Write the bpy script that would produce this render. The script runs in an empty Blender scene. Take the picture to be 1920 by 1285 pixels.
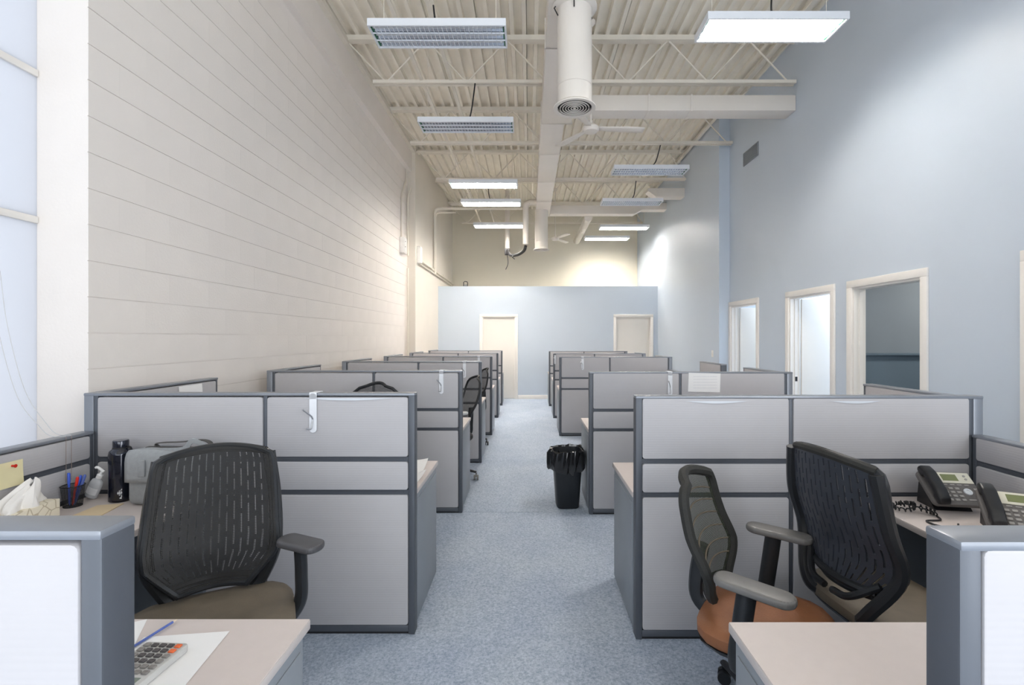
import bpy, bmesh, math, random
from mathutils import Vector, Matrix
random.seed(7)
PI = math.pi
S = bpy.context.scene
COL = S.collection

# ------------------------------------------------------------------ camera, world, daylight, exposure
cam_d = bpy.data.cameras.new('camera')
cam = bpy.data.objects.new('camera', cam_d)
COL.objects.link(cam)
cam.location = (0, 0, 1.55)
cam.rotation_euler = (PI / 2, 0, 0)
cam_d.sensor_width = 36.0
cam_d.lens = 36.0 * 900 / 1920
cam_d.shift_x = -32 / 1920
cam_d.shift_y = -8.5 / 1920
cam_d.clip_start = 0.02
S.camera = cam

W = bpy.data.worlds.new('daylight')
S.world = W
W.use_nodes = True
W.node_tree.nodes['Background'].inputs[0].default_value = (0.97, 0.985, 1.0, 1)
W.node_tree.nodes['Background'].inputs[1].default_value = 0.62

S.view_settings.view_transform = 'Standard'
S.view_settings.look = 'None'
S.view_settings.gamma = 1.0
S.view_settings.use_curve_mapping = False
S.view_settings.exposure = 1.64
S.cycles.adaptive_threshold = 0.03
S.cycles.max_bounces = 7
S.cycles.diffuse_bounces = 5
S.cycles.glossy_bounces = 3
S.cycles.transmission_bounces = 4


def area(name, loc, rot, sx, sy, energy, color):
    d = bpy.data.lights.new(name, 'AREA')
    d.shape = 'RECTANGLE'
    d.size = sx
    d.size_y = sy
    d.energy = energy
    d.color = color
    o = bpy.data.objects.new(name, d)
    o.location = loc
    o.rotation_euler = rot
    COL.objects.link(o)
    return o


# daylight entering by the shopfront behind the camera and by the tall side windows on the left
area('shopfront_daylight', (0.3, -5.9, 1.9), (PI / 2, 0, 0), 5.4, 3.4, 58, (0.86, 0.93, 1.0))
area('side_window_daylight', (-2.69, -1.6, 1.95), (0, -PI / 2, 0), 3.0, 3.6, 16, (0.90, 0.95, 1.0))
area('right_fill_light', (3.42, -2.4, 2.1), (0, PI / 2, 0), 2.9, 3.1, 74, (0.93, 0.96, 1.0))  # added fill from the unseen right side, brightens the left wall


# ------------------------------------------------------------------ materials
def lin(c):
    r = []
    for v in c:
        v = v / 255.0
        r.append(v / 12.92 if v <= 0.04045 else ((v + 0.055) / 1.055) ** 2.4)
    return (r[0], r[1], r[2], 1.0)


MATS = {}


def mat(name, rgb, rough=0.6, metal=0.0, var=0.06, scale=12.0, bump=0.0, bscale=80.0, spec=0.4, coat=0.0,
        stretch=None, trans=0.0):
    m = bpy.data.materials.new(name)
    m.use_nodes = True
    nt = m.node_tree
    b = nt.nodes['Principled BSDF']
    b.inputs['Roughness'].default_value = rough
    b.inputs['Metallic'].default_value = metal
    b.inputs['Specular IOR Level'].default_value = spec
    b.inputs['Coat Weight'].default_value = coat
    b.inputs['Transmission Weight'].default_value = trans
    tc = nt.nodes.new('ShaderNodeTexCoord')
    src = tc.outputs['Object']
    if stretch:
        mp = nt.nodes.new('ShaderNodeMapping')
        mp.inputs['Scale'].default_value = stretch
        nt.links.new(src, mp.inputs['Vector'])
        src = mp.outputs['Vector']
    n = nt.nodes.new('ShaderNodeTexNoise')
    n.inputs['Scale'].default_value = scale
    n.inputs['Detail'].default_value = 5
    nt.links.new(src, n.inputs['Vector'])
    cr = nt.nodes.new('ShaderNodeValToRGB')
    c = lin(rgb)
    cr.color_ramp.elements[0].position = 0.3
    cr.color_ramp.elements[1].position = 0.7
    cr.color_ramp.elements[0].color = tuple(max(0, v * (1 - var)) for v in c[:3]) + (1,)
    cr.color_ramp.elements[1].color = tuple(min(1, v * (1 + var)) for v in c[:3]) + (1,)
    nt.links.new(n.outputs['Fac'], cr.inputs['Fac'])
    nt.links.new(cr.outputs['Color'], b.inputs['Base Color'])
    if bump > 0:
        n2 = nt.nodes.new('ShaderNodeTexNoise')
        n2.inputs['Scale'].default_value = bscale
        n2.inputs['Detail'].default_value = 3
        nt.links.new(src, n2.inputs['Vector'])
        bp = nt.nodes.new('ShaderNodeBump')
        bp.inputs['Strength'].default_value = bump
        bp.inputs['Distance'].default_value = 0.004
        nt.links.new(n2.outputs['Fac'], bp.inputs['Height'])
        nt.links.new(bp.outputs['Normal'], b.inputs['Normal'])
    MATS[name] = m
    return m


def emis(name, rgb, strength):
    m = bpy.data.materials.new(name)
    m.use_nodes = True
    nt = m.node_tree
    nt.nodes.remove(nt.nodes['Principled BSDF'])
    e = nt.nodes.new('ShaderNodeEmission')
    e.inputs[0].default_value = lin(rgb)
    e.inputs[1].default_value = strength
    nt.links.new(e.outputs[0], nt.nodes['Material Output'].inputs[0])
    MATS[name] = m
    return m


mat('block_paint', (236, 229, 222), 0.55, var=0.02, scale=2.5, bump=0.25, bscale=60)
mat('wall_paint', (226, 219, 208), 0.6, var=0.02, scale=1.5)
mat('beige_paint', (222, 215, 199), 0.6, var=0.02, scale=1.2)
mat('blue_paint', (199, 209, 220), 0.42, var=0.015, scale=1.2, bump=0.05, bscale=120)
mat('blue_paint_deep', (150, 176, 203), 0.5, var=0.02, scale=1.2)
mat('white_trim', (236, 232, 226), 0.4, var=0.01)
mat('door_white', (233, 229, 222), 0.45, var=0.015, scale=2)
mat('deck_paint', (242, 235, 221), 0.6, var=0.05, scale=3)
mat('steel_paint', (228, 221, 208), 0.5, var=0.03, scale=6)
mat('duct_paint', (224, 217, 208), 0.45, var=0.02, scale=3)
mat('frame_grey', (88, 92, 99), 0.45, metal=0.25, var=0.03, scale=5)
mat('cap_grey', (138, 142, 149), 0.32, metal=0.35, var=0.03, scale=5)
mat('laminate', (212, 201, 196), 0.4, var=0.012, scale=30)
mat('laminate_edge', (196, 188, 184), 0.4, var=0.012, scale=30)
mat('pedestal_grey', (140, 146, 152), 0.42, metal=0.1, var=0.02, scale=4)
mat('fixture_white', (226, 229, 234), 0.35, var=0.01)
mat('reflector', (205, 212, 222), 0.18, metal=0.8, var=0.01)
mat('tube_off', (235, 236, 238), 0.2, var=0.01)
mat('socket_green', (40, 110, 80), 0.5)
mat('black_plastic', (38, 40, 43), 0.38, var=0.08, scale=15)
mat('black_shell', (56, 60, 68), 0.42, var=0.08, scale=15)
mat('arm_grey', (116, 114, 112), 0.42, var=0.06, scale=20)
mat('arm_dark', (82, 81, 83), 0.4, var=0.06, scale=20)
mat('arm_pale', (200, 200, 200), 0.45, var=0.03)
mat('seat_taupe', (112, 102, 88), 0.65, var=0.06, scale=20, bump=0.15, bscale=300)
mat('seat_leather', (144, 94, 62), 0.5, var=0.10, scale=14, bump=0.3, bscale=160)
mat('seat_black', (48, 47, 45), 0.7, var=0.08, scale=40)
mat('pad_black', (46, 46, 44), 0.75, var=0.12, scale=160)
mat('bag_black', (22, 22, 24), 0.16, var=0.1, spec=0.7)
mat('bin_black', (36, 39, 43), 0.42, var=0.06)
mat('paper', (240, 239, 238), 0.7, var=0.01)
mat('paper_print', (222, 222, 224), 0.7, var=0.05, scale=90)
mat('note_yellow', (236, 226, 182), 0.7, var=0.02)
mat('envelope_tan', (226, 204, 168), 0.7, var=0.02)
mat('tissue', (243, 240, 236), 0.8, var=0.01)
mat('red_plastic', (212, 52, 40), 0.35)
mat('blue_plastic', (62, 96, 205), 0.35)
mat('blue_pencil', (88, 108, 178), 0.4)
mat('wood_tip', (222, 205, 180), 0.6)
mat('eraser_white', (225, 222, 220), 0.6)
mat('clear_plastic', (226, 228, 232), 0.15, trans=0.35)
mat('pump_white', (240, 240, 240), 0.3)
mat('navy_metal', (14, 20, 38), 0.2, metal=0.4, spec=0.6, coat=0.6)
mat('canvas_grey', (158, 161, 163), 0.85, var=0.06, scale=60, bump=0.3, bscale=350)
mat('strap_dark', (86, 84, 82), 0.8)
mat('calc_body', (188, 187, 184), 0.45)
mat('calc_screen', (122, 132, 122), 0.2)
mat('key_dark', (78, 74, 74), 0.45)
mat('key_grey', (132, 128, 124), 0.45)
mat('key_orange', (228, 108, 58), 0.45)
mat('phone_body', (112, 108, 106), 0.5, var=0.05)
mat('phone_dark', (42, 42, 44), 0.35, metal=0.1)
mat('phone_bezel', (226, 222, 205), 0.4)
mat('phone_lcd', (128, 134, 92), 0.25)
mat('phone_key', (168, 164, 160), 0.45)
mat('cable_black', (34, 34, 36), 0.5)
mat('cable_grey', (150, 150, 150), 0.5)
mat('hook_white', (236, 238, 242), 0.3)
mat('hook_metal', (190, 192, 196), 0.3, metal=0.7)
mat('vent_grey', (140, 145, 150), 0.5)
mat('dark_void', (46, 45, 44), 0.7)
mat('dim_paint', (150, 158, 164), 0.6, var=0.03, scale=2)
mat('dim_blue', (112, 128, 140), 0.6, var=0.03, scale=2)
mat('cord_white', (205, 205, 205), 0.6)
mat('bead_brown', (172, 156, 148), 0.35, metal=0.3)
mat('film_clear', (200, 204, 210), 0.2, var=0.01)
mat('socket_plate', (236, 234, 230), 0.4)
emis('tube_lit', (255, 246, 234), 76.0)
emis('tube_dimmed', (255, 246, 234), 60.0)  # same tubes at lower strength, softens the bright spot on the right wall


def carpet(name, rgb):
    m = mat(name, rgb, 0.95, var=0.0, spec=0.1)
    nt = m.node_tree
    b = nt.nodes['Principled BSDF']
    tc = nt.nodes['Texture Coordinate']
    n1 = nt.nodes.new('ShaderNodeTexNoise')
    n1.inputs['Scale'].default_value = 75
    n1.inputs['Detail'].default_value = 8
    n1.inputs['Roughness'].default_value = 0.75
    n2 = nt.nodes.new('ShaderNodeTexNoise')
    n2.inputs['Scale'].default_value = 2.2
    n2.inputs['Detail'].default_value = 3
    for n in (n1, n2):
        nt.links.new(tc.outputs['Object'], n.inputs['Vector'])
    c = lin(rgb)
    r1 = nt.nodes.new('ShaderNodeValToRGB')
    r1.color_ramp.elements[0].position = 0.36
    r1.color_ramp.elements[1].position = 0.64
    r1.color_ramp.elements[0].color = (c[0] * 0.62, c[1] * 0.66, c[2] * 0.72, 1)
    r1.color_ramp.elements[1].color = (min(1, c[0] * 1.3), min(1, c[1] * 1.27), min(1, c[2] * 1.2), 1)
    nt.links.new(n1.outputs['Fac'], r1.inputs['Fac'])
    r2 = nt.nodes.new('ShaderNodeValToRGB')
    r2.color_ramp.elements[0].position = 0.3
    r2.color_ramp.elements[1].position = 0.7
    r2.color_ramp.elements[0].color = (0.86, 0.88, 0.93, 1)
    r2.color_ramp.elements[1].color = (1, 1, 1, 1)
    nt.links.new(n2.outputs['Fac'], r2.inputs['Fac'])
    mx = nt.nodes.new('ShaderNodeMix')
    mx.data_type = 'RGBA'
    mx.blend_type = 'MULTIPLY'
    mx.inputs['Factor'].default_value = 1
    nt.links.new(r1.outputs['Color'], mx.inputs['A'])
    nt.links.new(r2.outputs['Color'], mx.inputs['B'])
    nt.links.new(mx.outputs['Result'], b.inputs['Base Color'])
    bp = nt.nodes.new('ShaderNodeBump')
    bp.inputs['Strength'].default_value = 0.5
    bp.inputs['Distance'].default_value = 0.006
    nt.links.new(n1.outputs['Fac'], bp.inputs['Height'])
    nt.links.new(bp.outputs['Normal'], b.inputs['Normal'])
    return m


carpet('carpet_blue', (184, 194, 208))


def ribbed(name, rgb):
    m = mat(name, rgb, 0.8, var=0.03, scale=3, spec=0.25)
    nt = m.node_tree
    b = nt.nodes['Principled BSDF']
    tc = nt.nodes['Texture Coordinate']
    w = nt.nodes.new('ShaderNodeTexWave')
    w.wave_type = 'BANDS'
    w.bands_direction = 'Z'
    w.inputs['Scale'].default_value = 26
    w.inputs['Distortion'].default_value = 0.5
    nt.links.new(tc.outputs['Object'], w.inputs['Vector'])
    bp = nt.nodes.new('ShaderNodeBump')
    bp.inputs['Strength'].default_value = 0.06
    bp.inputs['Distance'].default_value = 0.004
    nt.links.new(w.outputs['Fac'], bp.inputs['Height'])
    nt.links.new(bp.outputs['Normal'], b.inputs['Normal'])
    return m


ribbed('tile_fabric', (184, 182, 184))


def weave(name, rgb, size, alpha):
    m = mat(name, rgb, 0.7, var=0.1, scale=60)
    nt = m.node_tree
    b = nt.nodes['Principled BSDF']
    tc = nt.nodes['Texture Coordinate']
    mp = nt.nodes.new('ShaderNodeMapping')
    mp.inputs['Rotation'].default_value = (0, 0, PI / 4)
    nt.links.new(tc.outputs['UV'], mp.inputs['Vector'])
    ch = nt.nodes.new('ShaderNodeTexChecker')
    ch.inputs['Scale'].default_value = 1.0 / size
    nt.links.new(mp.outputs['Vector'], ch.inputs['Vector'])
    mr = nt.nodes.new('ShaderNodeMapRange')
    mr.inputs['To Min'].default_value = 1.0
    mr.inputs['To Max'].default_value = alpha
    nt.links.new(ch.outputs['Fac'], mr.inputs['Value'])
    nt.links.new(mr.outputs['Result'], b.inputs['Alpha'])
    return m


weave('mesh_black', (54, 53, 52), 0.0042, 0.25)
weave('mesh_olive', (62, 66, 52), 0.0042, 0.35)
weave('mesh_cup', (44, 44, 46), 0.0028, 0.1)


def translucent(name, rgb):
    m = bpy.data.materials.new(name)
    m.use_nodes = True
    nt = m.node_tree
    nt.nodes.remove(nt.nodes['Principled BSDF'])
    a = nt.nodes.new('ShaderNodeBsdfTranslucent')
    a.inputs[0].default_value = lin(rgb)
    d = nt.nodes.new('ShaderNodeBsdfDiffuse')
    d.inputs[0].default_value = lin(rgb)
    x = nt.nodes.new('ShaderNodeMixShader')
    x.inputs[0].default_value = 0.3
    nt.links.new(a.outputs[0], x.inputs[1])
    nt.links.new(d.outputs[0], x.inputs[2])
    nt.links.new(x.outputs[0], nt.nodes['Material Output'].inputs[0])
    MATS[name] = m


translucent('blind_fabric', (224, 227, 233))


def patterned(name, base, ink):
    m = mat(name, base, 0.6, var=0.0)
    nt = m.node_tree
    b = nt.nodes['Principled BSDF']
    tc = nt.nodes['Texture Coordinate']
    v = nt.nodes.new('ShaderNodeTexVoronoi')
    v.feature = 'DISTANCE_TO_EDGE'
    v.inputs['Scale'].default_value = 22
    nt.links.new(tc.outputs['Object'], v.inputs['Vector'])
    r = nt.nodes.new('ShaderNodeValToRGB')
    r.color_ramp.elements[0].position = 0.03
    r.color_ramp.elements[1].position = 0.06
    r.color_ramp.elements[0].color = lin(ink)
    r.color_ramp.elements[1].color = lin(base)
    nt.links.new(v.outputs['Distance'], r.inputs['Fac'])
    nt.links.new(r.outputs['Color'], b.inputs['Base Color'])


patterned('tissue_carton', (234, 226, 206), (196, 184, 158))


# ------------------------------------------------------------------ mesh helpers
class MB:
    def __init__(s):
        s.v, s.f, s.uv = [], [], None

    def box(s, a, b):
        x0, y0, z0 = a
        x1, y1, z1 = b
        n = len(s.v)
        s.v += [(x0, y0, z0), (x1, y0, z0), (x1, y1, z0), (x0, y1, z0), (x0, y0, z1), (x1, y0, z1), (x1, y1, z1), (x0, y1, z1)]
        s.f += [tuple(n + i for i in q) for q in
                ((0, 3, 2, 1), (4, 5, 6, 7), (0, 1, 5, 4), (1, 2, 6, 5), (2, 3, 7, 6), (3, 0, 4, 7))]
        return s

    def prism(s, pts, d, axis='z', at=0.0):
        """polygon pts (a, b) extruded by d along axis"""
        n = len(s.v)
        k = len(pts)

        def P(a, b, h):
            return {'z': (a, b, h), 'y': (a, h, b), 'x': (h, a, b)}[axis]
        s.v += [P(a, b, at) for a, b in pts] + [P(a, b, at + d) for a, b in pts]
        s.f.append(tuple(n + i for i in reversed(range(k))))
        s.f.append(tuple(n + k + i for i in range(k)))
        for i in range(k):
            j = (i + 1) % k
            s.f.append((n + i, n + j, n + k + j, n + k + i))
        return s

    def tube(s, pts, r, seg=8, caps=True, flat=1.0, up=None, closed=False):
        pts = [Vector(p) for p in pts]
        m = len(pts)
        rs = r if isinstance(r, (list, tuple)) else [r] * m
        n0 = len(s.v)
        ref = Vector(up) if up else None
        prev = None
        for i, p in enumerate(pts):
            if closed:
                t = pts[(i + 1) % m] - pts[i - 1]
            else:
                t = pts[min(i + 1, m - 1)] - pts[max(i - 1, 0)]
            t.normalize()
            if ref is not None:
                a = ref - t * ref.dot(t)
            elif prev is None:
                q = Vector((0, 0, 1)) if abs(t.z) < 0.9 else Vector((1, 0, 0))
                a = q - t * q.dot(t)
            else:
                a = prev - t * prev.dot(t)
            a.normalize()
            prev = a
            b = t.cross(a)
            for k in range(seg):
                an = 2 * PI * k / seg
                s.v.append(tuple(p + a * (math.cos(an) * rs[i] * flat) + b * (math.sin(an) * rs[i])))
        for i in range(m if closed else m - 1):
            for k in range(seg):
                l = (k + 1) % seg
                i2 = (i + 1) % m
                s.f.append((n0 + i * seg + k, n0 + i * seg + l, n0 + i2 * seg + l, n0 + i2 * seg + k))
        if caps and not closed:
            s.f.append(tuple(n0 + k for k in reversed(range(seg))))
            s.f.append(tuple(n0 + (m - 1) * seg + k for k in range(seg)))
        return s

    def lathe(s, prof, seg=20, c=(0, 0, 0), cap0=True, cap1=True, sx=1.0, sy=1.0, power=None):
        n0 = len(s.v)
        for r, z in prof:
            for k in range(seg):
                an = 2 * PI * k / seg
                ca, sa = math.cos(an), math.sin(an)
                if power:
                    q = (abs(ca) ** power + abs(sa) ** power) ** (-1 / power)
                    ca, sa = ca * q, sa * q
                s.v.append((c[0] + r * ca * sx, c[1] + r * sa * sy, c[2] + z))
        for i in range(len(prof) - 1):
            for k in range(seg):
                l = (k + 1) % seg
                s.f.append((n0 + i * seg + k, n0 + i * seg + l, n0 + (i + 1) * seg + l, n0 + (i + 1) * seg + k))
        if cap0:
            s.f.append(tuple(n0 + k for k in reversed(range(seg))))
        if cap1:
            s.f.append(tuple(n0 + (len(prof) - 1) * seg + k for k in range(seg)))
        return s

    def grid(s, fn, nu, nv, keep=None, uvscale=None):
        n0 = len(s.v)
        for j in range(nv + 1):
            for i in range(nu + 1):
                s.v.append(tuple(fn(i / nu, j / nv)))
        if uvscale:
            s.uv = s.uv or {}
            for j in range(nv + 1):
                for i in range(nu + 1):
                    s.uv[n0 + j * (nu + 1) + i] = (i / nu * uvscale[0], j / nv * uvscale[1])
        for j in range(nv):
            for i in range(nu):
                if keep and not keep(i, j):
                    continue
                a = n0 + j * (nu + 1) + i
                s.f.append((a, a + 1, a + nu + 2, a + nu + 1))
        return s

    def mesh(s, name, bevel=0.0, segs=2, smooth=None):
        me = bpy.data.meshes.new(name)
        me.from_pydata(s.v, [], s.f)
        bm = bmesh.new()
        bm.from_mesh(me)
        if s.uv:
            uvl = bm.loops.layers.uv.new('UVMap')
            for f in bm.faces:
                for l in f.loops:
                    l[uvl].uv = s.uv.get(l.vert.index, (0, 0))
        if bevel > 0:
            bmesh.ops.bevel(bm, geom=bm.edges[:], offset=bevel, segments=segs, affect='EDGES', profile=0.5)
        if not s.uv:
            bmesh.ops.recalc_face_normals(bm, faces=bm.faces[:])
        bm.to_mesh(me)
        bm.free()
        if smooth is None:
            smooth = bevel > 0
        if smooth:
            for p in me.polygons:
                p.use_smooth = True
            me.set_sharp_from_angle(angle=math.radians(40))
        return me


CACHE = {}


def part(name, key, fn, m, parent=None, loc=(0, 0, 0), rot=(0, 0, 0), bevel=0.0, segs=2, smooth=None):
    """one mesh object; the mesh is shared by every part with the same key"""
    k = (key, m) if key is not None else None
    if k is not None and k in CACHE:
        me = CACHE[k]
    else:
        b = MB()
        fn(b)
        me = b.mesh(name, bevel, segs, smooth)
        me.materials.append(MATS[m])
        if k is not None:
            CACHE[k] = me
    o = bpy.data.objects.new(name, me)
    COL.objects.link(o)
    o.location = loc
    o.rotation_euler = rot
    o.parent = parent
    return o


def bx(name, a, b, m, parent=None, bevel=0.0, segs=2):
    """box between two corners, its origin at its base centre"""
    c = ((a[0] + b[0]) / 2, (a[1] + b[1]) / 2, min(a[2], b[2]))
    d = (round(abs(b[0] - a[0]) / 2, 5), round(abs(b[1] - a[1]) / 2, 5), round(abs(b[2] - a[2]), 5))
    return part(name, ('box', d, bevel), lambda q: q.box((-d[0], -d[1], 0), (d[0], d[1], d[2])), m, parent, c, bevel=bevel, segs=segs)


def thing(name, label, cat, loc=(0, 0, 0), rz=0.0, group=None, rot=None):
    o = bpy.data.objects.new(name, None)
    COL.objects.link(o)
    o.empty_display_size = 0.1
    o.location = loc
    o.rotation_euler = rot if rot else (0, 0, rz)
    return tag(o, label, cat, group)


def tag(o, label, cat, group=None):
    o['label'] = label
    o['category'] = cat
    if group:
        o['group'] = group
    return o


def struct(o, label=None):
    o['kind'] = 'structure'
    if label:
        o['label'] = label
    return o


def rrect(w, h, r, n=4, x0=0.0, y0=0.0):
    pts = []
    for cx, cy, a0 in ((w - r, r, -90), (w - r, h - r, 0), (r, h - r, 90), (r, r, 180)):
        for i in range(n + 1):
            a = math.radians(a0 + 90 * i / n)
            pts.append((x0 + cx + r * math.cos(a), y0 + cy + r * math.sin(a)))
    return pts


# ------------------------------------------------------------------ the room shell
XL, XR, XF = -2.47, 3.45, 3.27          # block wall, door wall, far right wall
YB, YLOW, YN = 14.5, 12.2, -6.0        # back wall, low blue wall, shopfront
ZD = 5.44                               # underside of the roof deck
floor = struct(bx('floor', (-3.0, YN - 0.2, -0.12), (3.7, YB + 0.2, -0.008), 'carpet_blue'), 'blue speckled office carpet on the floor')
bx('carpet_sheet', (-3.0, YN - 0.2, -0.008), (3.45, 4.268, 0), 'carpet_blue', floor, ).matrix_parent_inverse = floor.matrix_world.inverted()
bx('carpet_sheet', (-3.0, 4.274, -0.008), (3.45, YB + 0.1, 0), 'carpet_blue', floor).matrix_parent_inverse = floor.matrix_world.inverted()
for c in floor.children:
    c.location.x -= floor.location.x
    c.location.y -= floor.location.y
    c.location.z -= floor.location.z
    c.matrix_parent_inverse = Matrix()

# left wall of painted concrete blocks: backing, blocks, far flush bay, top ledge
wl = struct(bx('wall_left', (-2.95, 2.69, 0), (XL - 0.006, 9.75, ZD + 0.1), 'block_paint'),
            'cream painted concrete block wall left of the cubicles')


def rel(o, par):
    o.parent = par
    o.location = Vector(o.location) - Vector(par.location)
    return o


BL, BH = 0.406, 0.203
blocks = []
for c in range(0, 25):
    z0 = c * BH - 0.047
    if z0 < 0.3 or z0 + BH > 4.95:
        continue
    y = 2.69
    first = True
    while y < 9.74:
        L = BL
        if first and c % 2:
            L = BL / 2
        first = False
        y1 = min(y + L, 9.75)
        if y1 - y > 0.03:
            d = math.hypot((y + y1) / 2, z0 + 0.1 - 1.55)
            zlim = 0.9 if y < 3 else 1.15
            blocks.append((d if z0 > zlim else d + 50, y, y1, z0))
        y = y1
blocks.sort()
near = [b for b in blocks if b[0] < 50][:300]
rest = [b for b in blocks if b not in near]


def block_fn(L):
    def f(q):
        hx, g = 0.02, 0.0001
        q.box((-hx, g, 0.0030), (0.0, L - g, BH - 0.0010))
    return f


for d, y0, y1, z0 in near:
    L = round(y1 - y0, 4)
    rel(part('concrete_block', ('block', L), block_fn(L), 'block_paint', None,
             (XL + random.uniform(-0.0002, 0.0002), y0, z0)), wl)


def rest_fn(q):
    for d, y0, y1, z0 in rest:
        q.box((-0.02, y0 + 0.0002, z0 + 0.0030), (0, y1 - 0.0002, z0 + BH - 0.0010))


o = rel(part('concrete_block_rest', None, rest_fn, 'block_paint', None, (XL, 0, 0)), wl)
o['kind'] = 'stuff'
rel(bx('top_ledge', (XL - 0.02, 2.60, 4.93), (XL + 0.085, 9.75, ZD + 0.1), 'block_paint'), wl)
struct(bx('wall_left_far', (XL - 0.3, 9.75, 0), (-2.31, YB, ZD + 0.1), 'wall_paint'), 'smooth cream wall bay at the far left')
# tall side window with blind, left of the camera
struct(bx('wall_left_sill', (-2.95, YN, 0), (-2.78, 2.69, 0.55), 'wall_paint'), 'low wall under the side window')
struct(bx('wall_left_lintel', (-2.95, YN, 4.6), (-2.78, 2.69, ZD + 0.1), 'wall_paint'), 'wall above the side window')
win = struct(thing('window_1', 'tall side window with pale blue translucent blind behind the chain', 'window', (-2.745, 2.69, 0.55)))
for z0, z1 in ((0.0, 1.64), (1.68, 2.46), (2.50, 4.05)):
    bx('blind_panel', (-0.02, -8.6, z0), (-0.012, -0.001, z1), 'blind_fabric', win)
for z0 in (1.62, 2.44):
    bx('window_rail', (-0.05, -8.6, z0 + 0.02), (0.0, -0.001, z0 + 0.06), 'white_trim', win, 0.006)
#bx('window_post', (-0.05, -0.03, 0), (0.02, 0.0, 4.05), 'white_trim', win, 0.003)
del win['category']
fill_win = struct(thing('fill_window', 'unseen right side window with pale blind, added for fill light', 'window', (XR + 0.06, -2.4, 0.6)))  # invented opening out of view, made to go with the right fill
bx('blind_panel', (-0.004, -1.6, 0), (0.004, 1.6, 3.0), 'blind_fabric', fill_win)
for yy in (-1.6, -0.03, 1.54):
    bx('window_post', (-0.03, yy, 0), (-0.005, yy + 0.06, 3.0), 'white_trim', fill_win)
del fill_win['category']

# right wall with door openings at (y0, y1)
DZ = 2.085
doors = [(2.42, 3.28), (4.215, 5.115), (5.475, 6.355), (7.265, 8.185)]
wr = MB()
wr.box((XR, -0.8, DZ), (XR + 0.12, 8.26, ZD + 0.1))
wr.box((XR, YN, 0), (XR + 0.12, -4.0, ZD + 0.1))
wr.box((XR, -4.0, 0), (XR + 0.12, -0.8, 0.6))
wr.box((XR, -4.0, 3.6), (XR + 0.12, -0.8, ZD + 0.1))
edges = [-0.8] + [v for d in doors for v in d] + [8.26]
for i in range(0, len(edges), 2):
    wr.box((XR, edges[i], 0), (XR + 0.12, edges[i + 1], DZ))
me = wr.mesh('wall_right')
me.materials.append(MATS['blue_paint'])
o = bpy.data.objects.new('wall_right', me)
COL.objects.link(o)
struct(o, 'pale blue painted wall with white-trimmed doorways')
struct(bx('wall_right_far', (XF, 8.26, 0), (XF + 0.4, YB, ZD + 0.1), 'blue_paint'), 'pale blue wall bay at the far right')
struct(bx('wall_back', (-2.5, YB, 0), (3.5, YB + 0.15, ZD + 0.1), 'beige_paint'), 'beige upper wall at the far end of the room')
# shopfront behind the camera: piers and lintel with open glazing
for i, (x0, x1) in enumerate(((-3.0, -2.5), (3.1, 3.6))):
    struct(bx('wall_front_%s' % 'ab'[i], (x0, YN - 0.15, 0), (x1, YN, ZD + 0.1), 'wall_paint'), 'pier of the front wall')
struct(bx('wall_front_lintel', (-2.5, YN - 0.15, 3.6), (3.1, YN, ZD + 0.1), 'wall_paint'), 'wall above the shopfront glazing')

# low blue wall with two white doors
lw = MB()
LZ = 2.865
LD = [(-1.255 + 0.065, -0.285 - 0.065), (2.145 + 0.065, 3.155 - 0.065)]
lw.box((-2.31, YLOW, DZ), (XF, YLOW + 0.12, LZ))
ex = [-2.31] + [v for d in LD for v in d] + [XF]
for i in range(0, 6, 2):
    lw.box((ex[i], YLOW, 0), (ex[i + 1], YLOW + 0.12, DZ))
me = lw.mesh('wall_low')
me.materials.append(MATS['blue_paint'])
o = bpy.data.objects.new('wall_low', me)
COL.objects.link(o)
struct(o, 'pale blue low wall with two doors across the far end')
struct(bx('baseboard_back', (LD[0][1] + 0.07, YLOW - 0.015, 0), (LD[1][0] - 0.07, YLOW, 0.10), 'white_trim', None, 0.004), 'white baseboard along the low blue wall')
struct(bx('baseboard_left', (-2.31, YLOW - 0.015, 0), (LD[0][0] - 0.07, YLOW, 0.10), 'white_trim', None, 0.004), 'white baseboard at the far left corner')
for i, (x0, x1) in enumerate(LD):
    d = struct(thing('door_%d' % (i + 1), ('white flush door in the low blue wall by the %s wall' % ('left' if i == 0 else 'right')), 'door', ((x0 + x1) / 2, YLOW, 0)))
    del d['category']
    h = (x1 - x0) / 2
    bx('door_leaf', (-h + 0.02, 0.05, 0.006), (h - 0.02, 0.09, DZ - 0.015), 'door_white', d, 0.003)
    for s in (-1, 1):
        bx('door_casing', (s * h, -0.02, 0), (s * (h + 0.065), 0.0, DZ), 'white_trim', d, 0.004)
        bx('door_jamb', (s * (h - 0.02), 0.0, 0), (s * h, 0.12, DZ), 'white_trim', d)
    bx('door_casing', (-h - 0.065, -0.02, DZ), (h + 0.065, 0.0, DZ + 0.065), 'white_trim', d, 0.004)
    bx('door_jamb', (-h + 0.02, 0.0, DZ - 0.015), (h - 0.02, 0.12, DZ), 'white_trim', d)

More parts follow.
